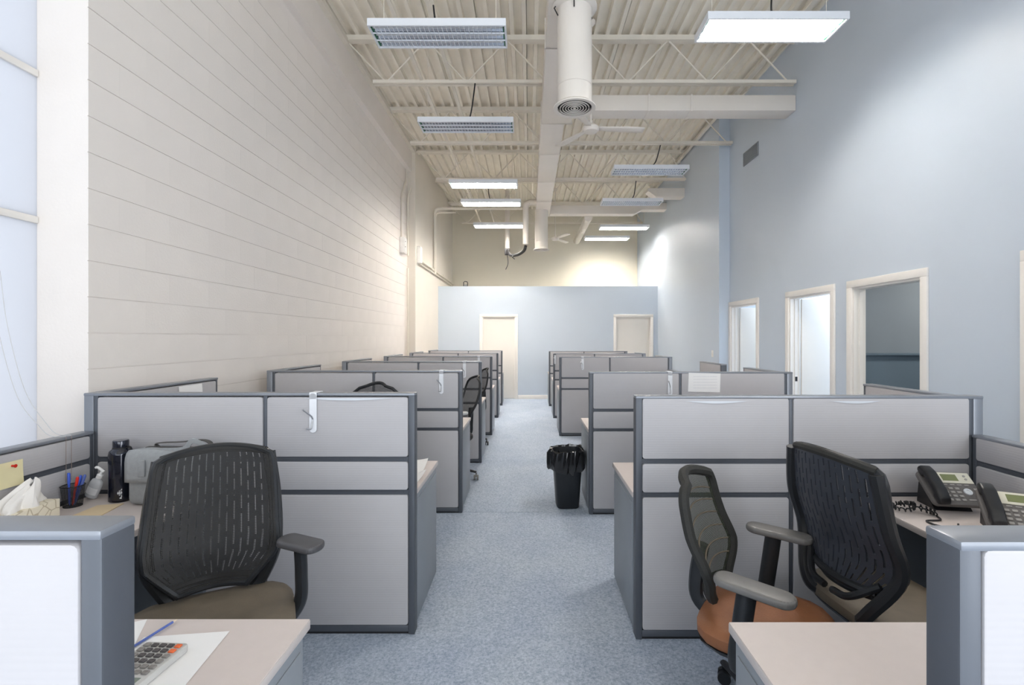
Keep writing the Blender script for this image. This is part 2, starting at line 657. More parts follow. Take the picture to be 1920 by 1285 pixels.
# doorways of the right wall
DL = ['white door casing at the right edge of the view', 'white doorway open to a dim room with a dark ledge',
      'white doorway open to a bright pale blue room', 'farthest white doorway in the right wall, open to a bright room']
for i, (y0, y1) in enumerate(doors):
    d = struct(thing('door_%d' % (i + 3), DL[i], 'door', (XR, (y0 + y1) / 2, 0)))
    del d['category']
    h = (y1 - y0) / 2
    for s in (-1, 1):
        bx('door_casing', (-0.022, s * h, 0), (0, s * (h + 0.075), DZ), 'white_trim', d, 0.004)
        bx('door_jamb', (-0.002, s * (h - 0.022), 0), (0.122, s * h, DZ), 'white_trim', d)
        bx('door_stop', (0.05, s * (h - 0.036), 0), (0.085, s * (h - 0.022), DZ - 0.02), 'white_trim', d)
    bx('door_casing', (-0.022, -h - 0.075, DZ), (0, h + 0.075, DZ + 0.075), 'white_trim', d, 0.004)
    bx('door_jamb', (-0.002, -h + 0.022, DZ - 0.022), (0.122, h - 0.022, DZ), 'white_trim', d)
    if i == 0:
        bx('door_leaf', (0.06, -h + 0.025, 0.006), (0.10, h - 0.025, DZ - 0.025), 'door_white', d)
    if i in (2, 3):   # door leaf swung open into the room beyond
        lf = bx('door_leaf', (0.125, h - 0.065, 0.006), (0.95, h - 0.025, DZ - 0.025), 'door_white', d, 0.003)
        kn = part('door_knob', 'knob', lambda q: q.lathe([(0.012, 0), (0.012, 0.03), (0.026, 0.04), (0.028, 0.055), (0.016, 0.066)], 12), 'hook_metal', lf,
                  (0.36, -0.02, 0.98), (PI / 2, 0, 0), smooth=True)
    if i == 2:
        bx('strike_plate', (0.052, h - 0.039, 0.98), (0.082, h - 0.0355, 1.04), 'phone_dark', d)


def side_room(n, y0, y1, depth, m, fl):
    q = MB()
    X0, X1 = XR + 0.12, XR + 0.12 + depth
    q.box((X1, y0, 0), (X1 + 0.06, y1, 2.75))
    q.box((X0, y0 - 0.06, 0), (X1, y0, 2.75))
    q.box((X0, y1, 0), (X1, y1 + 0.06, 2.75))
    q.box((X0, y0, 2.69), (X1, y1, 2.75))
    q.box((X0, y0, -0.06), (X1, y1, 0.0))
    me = q.mesh('wall_side_room')
    me.materials.append(MATS[m])
    o = bpy.data.objects.new('wall_side_room_%s' % n, me)
    COL.objects.link(o)
    struct(o, fl)


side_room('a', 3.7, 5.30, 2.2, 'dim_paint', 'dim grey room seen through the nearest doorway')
side_room('b', 5.37, 6.95, 2.4, 'blue_paint', 'bright pale blue room behind the middle doorway')
side_room('c', 7.02, 9.6, 2.4, 'blue_paint', 'bright pale blue room behind the farthest doorway')
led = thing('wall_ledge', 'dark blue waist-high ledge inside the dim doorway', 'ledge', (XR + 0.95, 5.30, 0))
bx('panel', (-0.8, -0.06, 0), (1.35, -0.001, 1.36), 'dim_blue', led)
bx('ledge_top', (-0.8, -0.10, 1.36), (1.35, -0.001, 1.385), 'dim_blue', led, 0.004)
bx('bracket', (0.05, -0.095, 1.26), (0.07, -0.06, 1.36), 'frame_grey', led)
for n, y, e in (('a', 6.2, 20), ('b', 8.0, 18)):
    area('side_room_lamp', (XR + 1.3, y, 2.66), (0, 0, 0), 0.9, 0.5, e, (0.95, 0.98, 1.0))
area('side_room_lamp', (XR + 1.3, 4.4, 2.66), (0, 0, 0), 0.5, 0.3, 7, (1, 0.97, 0.92))

# roof deck: fluted sheets
ceil = struct(bx('ceiling', (-2.9, YN - 0.15, ZD + 0.09), (3.7, YB + 0.15, ZD + 0.2), 'deck_paint'), 'cream painted steel roof deck with ribs')


def deck_fn(q):
    y0, y1 = YN, YB
    p = 0.1525
    for i in range(4):
        x = i * p
        prof = [(x, 0.06), (x + 0.088, 0.06), (x + 0.096, 0.0), (x + 0.144, 0.0), (x + p, 0.06)]
        n = len(q.v)
        for a, b in prof:
            q.v += [(a, y0, b), (a, y1, b)]
        for k in range(4):
            q.f.append((n + 2 * k, n + 2 * k + 1, n + 2 * k + 3, n + 2 * k + 2))
    # lapped seam lip
    q.box((0.004, y0, 0.020), (0.010, y1, 0.06))


for i in range(10):
    rel(part('deck_sheet', 'deck', deck_fn, 'deck_paint', None, (-2.47 + i * 0.61, 0, ZD + 0.0)), ceil)

# ------------------------------------------------------------------ roof joists, bridging, ducts
JY = [6.2, 8.12, 9.97, 11.85, 13.75]
JN = ['nearest', 'second', 'third', 'fourth', 'farthest']
for k, y in enumerate(JY):
    xr = XR if y < 8.2 else XF
    xl = XL + 0.085 if y < 9.7 else -2.31
    j = thing('roof_joist', 'cream open-web steel roof joist, %s across the ceiling' % JN[k], 'joist', (0, y, ZD), 0, 'roof joists')
    bx('top_chord', (xl, -0.05, -0.062), (xr, 0.05, -0.0), 'steel_paint', j)
    zb = -0.61
    bxl = xl + 0.38
    bx('bottom_chord', (bxl, -0.045, zb - 0.006), (xr - 0.02, -0.012, zb + 0.036), 'steel_paint', j)
    bx('bottom_chord', (bxl, 0.012, zb - 0.006), (xr - 0.02, 0.045, zb + 0.036), 'steel_paint', j)
    x = xl + 0.02
    step = 0.52
    up = True
    while x < xr - 0.1:
        x2 = min(x + step, xr - 0.03)
        za, zc = (-0.04, zb + 0.02) if up else (zb + 0.02, -0.04)
        L = round(x2 - x, 3)
        part('web_bar', ('web', L, up), lambda q: q.tube([(0, 0, za), (L, 0, zc)], 0.0105, 6), 'steel_paint', j, (x, 0, 0))
        up = not up
        x = x2
for x in (-1.38, -1.0):
    tag(bx('bridging_bar', (x - 0.02, 3.6, ZD - 0.585), (x + 0.02, YB - 0.05, ZD - 0.565), 'steel_paint'),
        'cream steel bridging bar running over the joists, %s the left wall' % ('nearer' if x < -1.2 else 'farther from'), 'bar', 'bridging bars')
tag(bx('bridging_bar', (3.18, 3.6, ZD - 0.11), (3.24, YB - 0.05, ZD - 0.075), 'steel_paint'), 'cream steel bar along the top of the right wall', 'bar', 'bridging bars')
tag(bx('edge_angle', (XL + 0.085, 2.6, ZD - 0.11), (XL + 0.15, 9.75, ZD - 0.045), 'steel_paint'), 'cream bearing angle along the top of the left wall', 'angle')

DB, DT = 4.50, 4.80
du = thing('main_duct', 'white rectangular air duct running down the middle of the ceiling', 'duct', (0.34, 6.5, DB))
segs = [(3.2, 4.9, -0.17, 0.24), (4.91, 6.62, -0.17, 0.24), (6.63, 7.72, -0.175, 0.148), (7.73, 9.1, -0.175, 0.148), (9.11, 10.4, -0.175, 0.148), (10.41, 11.64, -0.175, 0.148)]
for y0, y1, a, b in segs:
    bx('duct_section', (a, y0 - 6.5, 0), (b, y1 - 6.5, DT - DB), 'duct_paint', du, 0.004)
    bx('joint_flange', (a - 0.012, y1 - 6.5 - 0.012, 0.0), (b + 0.012, y1 - 6.5 + 0.012, DT - DB + 0.012), 'duct_paint', du)


def drop(name, label, x, y, zt, zb, r):
    t = thing(name, label, 'diffuser', (x, y, zb), 0, 'round duct drops')
    part('duct_pipe', ('drop', r, zt - zb), lambda q: q.lathe([(r, 0.0), (r, zt - zb)], 32), 'duct_paint', t, smooth=True)
    part('pipe_seam', ('seam', r), lambda q: q.lathe([(r + 0.001, 0), (r + 0.005, 0.004), (r + 0.001, 0.008)], 32, cap0=False, cap1=False), 'duct_paint', t, (0, 0, 0.16), smooth=True)
    part('diffuser_rim', ('rim', r), lambda q: q.lathe([(r * 1.0, -0.020), (r * 1.02, -0.026), (r * 1.24, -0.026), (r * 1.25, -0.018), (r * 1.0, 0.012)], 32, cap0=False, cap1=False), 'duct_paint', t, smooth=True)
    part('throat_shade', ('throat_shade', r), lambda q: q.lathe([(0.001, -0.003), (r * 0.99, -0.003)], 32, cap1=False), 'dark_void', t)  # dark disc paints in the shade of the open pipe behind the rings
    for k, f in enumerate((0.05, 0.20, 0.36, 0.52, 0.68, 0.84)):
        part('diffuser_ring', ('ring', r, k), lambda q: q.lathe([(r * f - 0.0015, -0.019), (r * f - 0.0015, -0.026), (r * f + 0.0045, -0.026), (r * f + 0.0045, -0.019)], 28, cap0=False, cap1=(k == 0)), 'duct_paint', t, smooth=True)
    return t


t = drop('round_diffuser', 'large white round duct drop with concentric ring grille at top centre', 0.405, 4.28, 4.50, 3.62, 0.152)
part('mount_collar', None, lambda q: q.lathe([(0.153, 0), (0.20, 0.02), (0.2, 0.028), (0.153, 0.03)], 28), 'duct_paint', t, (0, 0, 0.845), smooth=True)
for a in (0.5, 1.9, 3.4, 4.6):
    part('clamp_strap', None, lambda q: q.tube([(0.155 * math.cos(a), 0.155 * math.sin(a), 0.78), (0.19 * math.cos(a), 0.19 * math.sin(a), 0.84), (0.17 * math.cos(a), 0.17 * math.sin(a), 0.865)], 0.006, 6), 'dark_void', t)
drop('round_diffuser', 'white round duct drop at the far end of the ceiling duct', 0.285, 11.1, 4.50, 3.61, 0.15)
b1 = thing('branch_duct', 'white rectangular branch duct crossing to the right wall', 'duct', (0.594, 6.32, DB - 0.01))
for x0, x1 in ((0.0, 0.95), (0.96, 1.5), (1.51, XR - 0.594 - 0.005)):
    bx('duct_section', (x0, -0.12, 0), (x1, 0.12, 0.2), 'duct_paint', b1, 0.004)
    if x1 < 2.5:
        bx('joint_flange', (x1 - 0.006, -0.128, -0.008), (x1 + 0.016, 0.128, 0.208), 'duct_paint', b1)
b2 = thing('branch_duct', 'far white branch duct stepping up to the right wall', 'duct', (0.502, 11.52, DB))
bx('duct_section', (0, -0.12, 0), (2.0, 0.12, 0.2), 'duct_paint', b2, 0.004)
part('duct_transition', None, lambda q: q.prism([(2.0, 0), (2.18, 0.10), (2.18, 0.26), (2.0, 0.2)], 0.24, 'y', -0.12), 'duct_paint', b2)
bx('duct_section', (2.18, -0.12, 0.10), (XF - 0.502, 0.12, 0.26), 'duct_paint', b2, 0.004)
b3 = thing('branch_duct', 'short white duct stub out of the far right wall', 'duct', (2.62, 10.2, DB))
part('duct_transition', None, lambda q: q.prism([(-0.12, 0.14), (0.05, 0.02), (0.05, 0.2), (-0.12, 0.2)], 0.24, 'y', -0.12), 'duct_paint', b3)
bx('duct_section', (0.05, -0.12, 0.02), (XF - 2.62, 0.12, 0.2), 'duct_paint', b3, 0.004)
rd = thing('round_duct', 'white round duct running back to the beige wall', 'duct', (1.44, 11.645, 4.475))
part('duct_pipe', None, lambda q: q.tube([(0, 0, 0), (0, YB - 11.65, 0)], 0.095, 20), 'duct_paint', rd, smooth=True)
part('pipe_seam', None, lambda q: q.tube([(0, 1.2, 0), (0, 1.215, 0)], 0.099, 20), 'duct_paint', rd, smooth=True)


def arc(p, n=6):
    """smooth polyline through control points (Catmull-Rom)"""
    P = [Vector(v) for v in p]
    P = [P[0] * 2 - P[1]] + P + [P[-1] * 2 - P[-2]]
    out = []
    for i in range(1, len(P) - 2):
        for k in range(n):
            t = k / n
            a, b, c, d = P[i - 1], P[i], P[i + 1], P[i + 2]
            out.append(0.5 * ((2 * b) + (c - a) * t + (2 * a - 5 * b + 4 * c - d) * t * t + (3 * b - a - 3 * c + d) * t ** 3))
    out.append(P[-2])
    return out


# elbow pipes and the black hose beside the main duct
e1 = thing('elbow_pipe', 'white elbow pipe dropping from the left of the ceiling duct', 'pipe', (-0.075, 10.9, 3.68))
part('pipe', None, lambda q: q.tube([(0, 0, 0)] + arc([(0, 0, 0.80), (0.015, 0, 0.90), (0.09, 0, 0.95)]) + [(0.236, 0, 0.955)], 0.066, 16), 'duct_paint', e1, smooth=True)
e2 = thing('drop_pipe', 'short white drop pipe behind the far left lamp', 'pipe', (-0.57, 12.62, 3.90))
part('pipe', None, lambda q: q.tube([(0, 0, 0), (0, 0, ZD - 3.90)], 0.06, 14), 'duct_paint', e2, smooth=True)
hs = thing('black_hose', 'torn black hose hanging between two white ceiling pipes', 'hose', (-0.32, 11.4, 3.5))
part('hose_tube', None, lambda q: q.tube(arc([(0.245, -0.5, 0.14), (0.20, -0.4, 0.05), (0.05, -0.1, 0.01), (-0.14, 0.6, 0.12), (-0.245, 1.12, 0.33)]), 0.036, 10), 'cable_black', hs, smooth=True)
part('hose_bracket', None, lambda q: q.box((-0.32, 1.10, 0.22), (-0.18, 1.20, 0.39)), 'cable_black', hs, bevel=0.02)
part('loose_strip', None, lambda q: q.tube(arc([(-0.25, 1.14, 0.25), (-0.23, 1.14, 0.0), (-0.29, 1.14, -0.16)]), 0.022, 6, flat=0.4), 'cable_black', hs, smooth=True)
part('loose_strip', None, lambda q: q.tube(arc([(-0.02, 0.0, 0.02), (-0.08, 0.0, -0.02), (-0.02, 0.0, -0.08)]), 0.02, 6, flat=0.5), 'cable_black', hs, smooth=True)

# conduits on the left wall
c1 = thing('wall_conduit', 'grey conduit running down the left wall past the junction box', 'conduit', (-2.33, 9.62, 0.0))
part('pipe', None, lambda q: q.tube([(-0.10, 0, 0.05), (-0.10, 0, 2.95)], 0.018, 8), 'steel_paint', c1, smooth=True)
part('pipe', None, lambda q: q.tube([(-0.10, 0, 3.2), (-0.10, 0, 4.3)] + arc([(-0.10, 0.05, 4.4), (-0.06, 0.15, 4.65), (-0.03, 0.17, 4.9), (-0.03, 0.17, 5.2), (0.05, 0.2, 5.36), (0.3, 0.2, 5.36)]) + [(1.8, 0.2, 5.36)], 0.022, 8), 'steel_paint', c1, smooth=True)
part('pipe', None, lambda q: q.tube([(-0.12, -0.40, 3.25), (-0.12, -0.40, 4.25)] + arc([(-0.12, -0.36, 4.35), (-0.12, -0.05, 4.7), (-0.12, 0.0, 4.9)]) + [(-0.12, 0.0, 5.3)], 0.016, 8), 'steel_paint', c1, smooth=True)
jb = thing('junction_box', 'white electrical box on the left block wall', 'junction box', (-2.47, 9.25, 3.18))
bx('box_body', (0.002, -0.1, 0), (0.09, 0.1, 0.30), 'socket_plate', jb, 0.006)
bx('box_cover', (0.09, -0.085, 0.02), (0.098, 0.085, 0.28), 'socket_plate', jb, 0.003)
part('cover_screw', 'screw', lambda q: q.lathe([(0.008, 0), (0.008, 0.005)], 8), 'cable_black', jb, (0.098, -0.05, 0.22), (0, PI / 2, 0))
part('cover_screw', 'screw', lambda q: q.lathe([(0.008, 0), (0.008, 0.005)], 8), 'cable_black', jb, (0.098, -0.05, 0.12), (0, PI / 2, 0))
jb2 = thing('junction_box', 'small white junction box where the wall conduits meet', 'junction box', (-2.31, 9.95, 3.1))
bx('box_body', (0.002, -0.08, 0), (0.08, 0.08, 0.34), 'socket_plate', jb2, 0.006)
bx('box_cover', (0.08, -0.07, 0.02), (0.086, 0.07, 0.32), 'socket_plate', jb2, 0.002)
for k, (z, r) in enumerate(((3.18, 0.022), (3.10, 0.016))):
    c = thing('wall_conduit', ('thicker' if k == 0 else 'thinner lower') + ' cream conduit along the far left wall to the corner', 'conduit', (-2.285, 10.04, z))
    part('pipe', None, lambda q: q.tube([(0, 0, 0), (0, YB - 10.05, 0)], r, 8), 'steel_paint', c, smooth=True)
    for yy in (1.2, 2.6, 4.0):
        part('pipe_clip', ('clip', r), lambda q: q.box((-0.024, -0.01, -r - 0.004), (r + 0.003, 0.01, r + 0.004)), 'steel_paint', c, (0, yy, 0))
c = thing('wall_conduit', 'cream conduit rising at the far left and bending along the ceiling', 'conduit', (-2.27, 11.55, 2.9))
part('pipe', None, lambda q: q.tube([(0, 0, 0.18), (0, 0, 1.6)] + arc([(0.0, 0, 1.66), (0.04, 0, 1.74), (0.14, 0, 1.77)]) + [(2.1, 0, 1.77)], 0.032, 10), 'steel_paint', c, smooth=True)
part('pipe', None, lambda q: q.tube([(-0.0, 0.12, 0.18), (-0.0, 0.12, 1.5)] + arc([(0.0, 0.12, 1.6), (0.04, 0.12, 1.68), (0.14, 0.12, 1.70)]) + [(0.5, 0.12, 1.70)], 0.02, 8), 'steel_paint', c, smooth=True)

cl = thing('wire_clamp', 'small dark wire loop standing on the low blue wall', 'clamp', (-1.62, YLOW + 0.06, LZ))
part('loop', None, lambda q: q.tube([(-0.05, 0, 0), (-0.05, 0, 0.11), (-0.02, 0, 0.13), (0.04, 0, 0.12), (0.05, 0, 0.08), (0.045, 0, 0.0)], 0.010, 6), 'cable_black', cl)
bx('foot', (-0.03, -0.02, 0), (0.03, 0.02, 0.05), 'cable_grey', cl, 0.004)


# ------------------------------------------------------------------ hanging lamps
def louver_fn(lx, ly, nx, ny, h):
    def f(q):
        for i in range(nx + 1):
            x = -lx / 2 + lx * i / nx
            q.box((x - 0.0012, -ly / 2, 0), (x + 0.0012, ly / 2, h))
        for j in range(ny + 1):
            y = -ly / 2 + ly * j / ny
            q.box((-lx / 2, y - 0.0015, 0), (lx / 2, y + 0.0015, h))
    return f


def lamp(label, x0, y0, lit, cord_top=None, tube='tube_lit'):
    LX, LY, H = 1.22, 0.34, 0.065
    t = thing('hanging_lamp', label, 'lamp', (x0 + LX / 2, y0 + LY / 2, 4.30), 0, 'hanging fluorescent lamps')

    def housing(q):
        q.box((-LX / 2, -LY / 2, H - 0.012), (LX / 2, LY / 2, H))
        q.box((-LX / 2, -LY / 2, 0), (LX / 2, -LY / 2 + 0.012, H - 0.012))
        q.box((-LX / 2, LY / 2 - 0.012, 0), (LX / 2, LY / 2, H - 0.012))
        q.box((-LX / 2, -LY / 2 + 0.012, 0), (-LX / 2 + 0.012, LY / 2 - 0.012, H - 0.012))
        q.box((LX / 2 - 0.012, -LY / 2 + 0.012, 0), (LX / 2, LY / 2 - 0.012, H - 0.012))
    part('housing', 'lamp_housing', housing, 'fixture_white', t)

    def refl(q):
        for j in range(3):
            yc = (j - 1) * 0.103
            pr = [(yc - 0.05, 0.02), (yc - 0.03, 0.044), (yc + 0.03, 0.044), (yc + 0.05, 0.02), (yc + 0.05, 0.05), (yc - 0.05, 0.05)]
            q.prism(pr, LX - 0.05, 'x', -LX / 2 + 0.025)
    part('reflector', 'lamp_refl', refl, 'reflector', t)
    for j in range(3):
        part('tube', 'lamp_tube', lambda q: q.tube([(-LX / 2 + 0.03, 0, 0), (LX / 2 - 0.03, 0, 0)], 0.013, 8), tube if lit else 'tube_off', t, (0, (j - 1) * 0.103, 0.030), smooth=True)
    for s in (-1, 1):
        bx('lamp_socket', (s * (LX / 2 - 0.03), -LY / 2 + 0.014, 0.016), (s * (LX / 2 - 0.014), LY / 2 - 0.014, 0.05), 'socket_green', t)
    part('louver', 'lamp_louver', louver_fn(LX - 0.03, LY - 0.03, 30, 3, 0.014), 'fixture_white', t, (0, 0, 0.0))
    for s in (-0.42, 0.42):
        part('hanger_wire', 'lamp_wire', lambda q: q.tube([(0, 0, H), (0, 0, ZD - 4.30)], 0.0028, 5), 'steel_paint', t, (s * LX, 0, 0))
    if cord_top:
        dx, dy, dz = cord_top
        part('power_cord', None, lambda q: q.tube(arc([(0.0, 0.05, H), (dx * 0.15, 0.05, H + 0.04), (dx * 0.5, dy * 0.4, dz * 0.35), (dx * 0.8, dy * 0.8, dz * 0.7), (dx, dy, dz)]), 0.009, 6), 'cable_black', t, smooth=True)
    return t


lamp('nearest hanging lamp on the left, unlit, at top of the ceiling', -1.425, 4.22, False, (-0.12, 0.3, 0.5))
lamp('second hanging lamp on the left, unlit, with silver louvre', -1.42, 6.10, False, (0.12, -0.1, 0.56))
lamp('third hanging lamp on the left, brightly lit', -1.425, 8.50, True)
lamp('fourth hanging lamp on the left, lit with louvre', -1.385, 9.70, True, (-0.1, 0.3, 0.5))
lamp('farthest hanging lamp on the left, lit near the beige wall', -1.36, 11.68, True)
lamp('nearest hanging lamp on the right, large and brightly lit', 1.54, 4.13, True, (0.15, 0.25, 0.5), 'tube_dimmed')
lamp('upper unlit hanging lamp on the right with black cord', 1.385, 7.79, False, (0.25, 0.2, 0.58))
lamp('lower unlit hanging lamp on the right below the black cord', 1.48, 9.65, False, (0.15, 0.2, 0.58))
lamp('lit hanging lamp at far right above the white round duct', 1.77, 11.9, True)
lamp('farthest and smallest lit hanging lamp on the right', 1.55, 13.2, True)


# ------------------------------------------------------------------ ceiling fans
def fan(label, x, y, z, a0):
    t = thing('ceiling_fan', label, 'fan', (x, y, z), a0, 'white ceiling fans')
    part('downrod', None, lambda q: q.lathe([(0.014, 0.05), (0.014, ZD - z)], 8), 'duct_paint', t, smooth=True)
    part('motor', 'fan_motor', lambda q: q.lathe([(0.02, -0.03), (0.085, -0.022), (0.1, 0.0), (0.1, 0.03), (0.07, 0.055), (0.025, 0.07), (0.02, 0.12)], 20), 'duct_paint', t, smooth=True)
    part('canopy', 'fan_can', lambda q: q.lathe([(0.02, -0.07), (0.06, -0.02), (0.06, 0.0)], 14), 'duct_paint', t, (0, 0, ZD - z), smooth=True)
    for k in range(3):
        def blade(q):
            def fn(u, v):
                r = 0.1 + 0.56 * u
                w = 0.035 + 0.03 * math.sin(min(1, u * 1.3) * PI * 0.5) * (1 if u < 0.9 else 1 - (u - 0.9) * 4)
                return (r, (v - 0.5) * 2 * w, 0.015 - (v - 0.5) * 0.014)
            q.grid(fn, 10, 3)
        b = part('blade', 'fan_blade', blade, 'duct_paint', t, (0, 0, 0), (0, 0, k * 2 * PI / 3), smooth=True)
        md = b.modifiers.new('thick', 'SOLIDIFY')
        md.thickness = 0.008
    return t


fan('white three-blade ceiling fan below the large round diffuser', 0.76, 5.9, 4.107, math.radians(4))
fan('small white ceiling fan at the far end by the beige wall', 0.68, 12.5, 4.12, math.radians(-63))

vg = thing('wall_vent', 'grey air vent high on the right blue wall', 'vent', (XR, 7.46, 4.30))
bx('vent_frame', (-0.012, -0.25, 0), (0, 0.25, 0.21), 'vent_grey', vg, 0.003)
for k in range(9):
    bx('vent_slat', (-0.02, -0.235, 0.014 + k * 0.0205), (-0.012, 0.235, 0.024 + k * 0.0205), 'vent_grey', vg)
sw = thing('light_switch', 'white light switch plate on the far right wall', 'switch', (XF, 8.55, 1.21))
bx('plate', (-0.008, -0.04, 0), (0, 0.04, 0.12), 'socket_plate', sw, 0.003)
bx('toggle', (-0.014, -0.012, 0.04), (-0.008, 0.012, 0.08), 'white_trim', sw, 0.002)

# ------------------------------------------------------------------ cubicle partitions
TZ = [(0.050, 0.729), (0.756, 0.902), (0.929, 1.240)]
LTZ = [(0.050, 0.729), (0.756, 0.902), (0.929, 1.044)]


def tile_fn(w, h):
    def f(q):
        q.prism(rrect(w, h, 0.012, 3, -w / 2, 0), 0.064, 'y', -0.032)
    return f


def panel(name, label, loc, rz, tiles, tz, top, group, wall_post=True, aisle=True):
    """a free-standing partition: local x runs from its first end, tiles = widths"""
    t = thing(name, label, 'partition', loc, rz, group)
    x = 0.0
    if aisle:
        bx('end_trim', (0, -0.031, 0.0), (0.033, 0.031, top - 0.012), 'frame_grey', t, 0.004)
        x = 0.033
    for k, w in enumerate(tiles):
        for z0, z1 in tz:
            w2, h2 = round(w - 0.004, 4), round(z1 - z0, 4)
            part('fabric_tile', ('tile', w2, h2), tile_fn(w2, h2), 'tile_fabric', t, (x + w / 2, 0, z0), bevel=0.003, segs=2)
        for z0, z1 in zip([a[1] for a in tz[:-1]], [a[0] for a in tz[1:]]):
            bx('rail', (x, -0.024, z0), (x + w, 0.024, z1), 'frame_grey', t)
            bx('rail_slot', (x + 0.02, -0.027, z0 + 0.010), (x + w - 0.02, 0.027, z1 - 0.010), 'frame_grey', t)
        bx('base_rail', (x, -0.028, 0.012), (x + w, 0.028, 0.047), 'frame_grey', t, 0.004)
        bx('base_foot', (x, -0.022, 0.0), (x + w, 0.022, 0.012), 'cable_black', t)
        x += w
        pw = 0.020 if k < len(tiles) - 1 else 0.022
        bx('post', (x, -0.027, 0.0), (x + pw, 0.027, top - 0.012), 'frame_grey', t, 0.002)
        x += pw
    if wall_post:
        bx('wall_post', (x, -0.030, 0.0), (x + 0.05, 0.030, top - 0.004), 'cap_grey', t, 0.004)
        x += 0.05
    bx('top_cap', (0, -0.033, top - 0.016), (x, 0.033, top), 'cap_grey', t, 0.005)
    return t


PT = 1.262
LROW = [0.750, 2.538, 4.275, 5.975, 7.675, 9.36, 11.03]
LXE = [-0.640, -0.598, -0.592, -0.590, -0.588, -0.598, -0.61]
RROW = [0.735, 2.495, 4.24, 7.61, 9.29, 10.93]
RXE = [0.632, 0.548, 0.528, 0.478, 0.466, 0.450]
RH = 1.252
LLAB = ['grey partition end at the lower left corner, nearest of all',
        'large grey partition left of aisle, behind the mesh chair, first white hook',
        'second grey partition left of the aisle, with white hook',
        'third grey partition left of the aisle, behind second row',
        'fourth grey partition left of the aisle, with farthest white hook',
        'fifth grey partition left of the aisle, thin strip visible',
        'farthest grey partition left of the aisle, before the white door']
RLAB = ['grey partition end at the lower right corner beside the telephones',
        'large grey partition right of aisle, behind the brown-seat chair',
        'second grey partition right of aisle, with printed sheet pinned',
        'third grey partition right of aisle, beyond the trash bin, with white hook',
        'fourth grey partition right of aisle, thin strip with edge hook',
        'farthest grey partition right of the aisle, before the low wall']
TW = (0.739, 0.865)
for k in range(7):
    panel('cubicle_partition', LLAB[k], (LXE[k], LROW[k], 0), PI, TW, TZ, PT, 'partitions left of the aisle')
for k in range(6):
    panel('cubicle_partition', RLAB[k], (RXE[k], RROW[k], 0), 0, (0.755, 0.905), TZ, RH, 'partitions right of the aisle')

# side partitions along the walls: a tall piece behind each row, then a low one
ORD = ['first', 'second', 'third', 'fourth', 'fifth', 'sixth', 'seventh']
xs = -2.300
for k in range(0, 7):
    y0 = LROW[k] + 0.034
    y1 = LROW[k + 1] - 0.034 if k < 6 else YLOW - 0.06
    yt = min(y0 + (0.93 if k else 0.9), y1)
    panel('side_partition', 'tall grey side partition by the left wall, %s from the front' % ORD[k], (xs, y0, 0), PI / 2, (round(yt - y0 - 0.022, 3),), TZ, PT, 'tall side partitions at left', False, False)
    if y1 - yt > 0.1:
        panel('side_partition', ('low grey side partition by the left wall with pinned note' if k == 0 else 'low grey side partition by the left wall, %s from the front' % ORD[k]),
              (xs, yt + 0.001, 0), PI / 2, (round(y1 - yt - 0.023, 3),), LTZ, 1.065, 'low side partitions at left', False, False)
xs = 2.30
RS = [(0, RROW[0] + 0.034, 1.6, 1), (0, 1.601, RROW[1] - 0.034, 0), (1, RROW[1] + 0.034, 3.14, 1), (1, 3.141, RROW[2] - 0.034, 0),
      (2, RROW[2] + 0.034, 4.9, 1), (2, 4.901, 5.45, 0), (2, 5.451, 6.15, 1), (2, 6.151, RROW[3] - 0.034, 0),
      (3, RROW[3] + 0.034, 8.35, 1), (4, RROW[4] + 0.034, 9.95, 1)]
rl = ['tall grey side partition at lower right beside the telephones', 'low grey side partition behind the telephones at right',
      'tall grey side partition under the dim doorway', 'low grey side partition behind the large right partition',
      'tall grey side partition under the middle bright doorway', 'low grey side partition between two tall ones at right',
      'short warm grey side partition with dark end post, right of aisle', 'low grey side partition beyond the short warm one',
      'tall grey side partition behind the third right row', 'tall grey side partition behind the fourth right row']
for (k, y0, y1, tall), lb in zip(RS, rl):
    xx = 2.30 if k == 0 else 2.215
    q = panel('side_partition', lb, (xx, y0, 0), PI / 2, (round(y1 - y0 - 0.022 - (0.033 if y0 == 5.451 else 0), 3),), TZ if tall else LTZ, RH if tall else 1.055, 'side partitions at right', False, y0 == 5.451)

# ------------------------------------------------------------------ worktops and pedestals
WT = 0.737


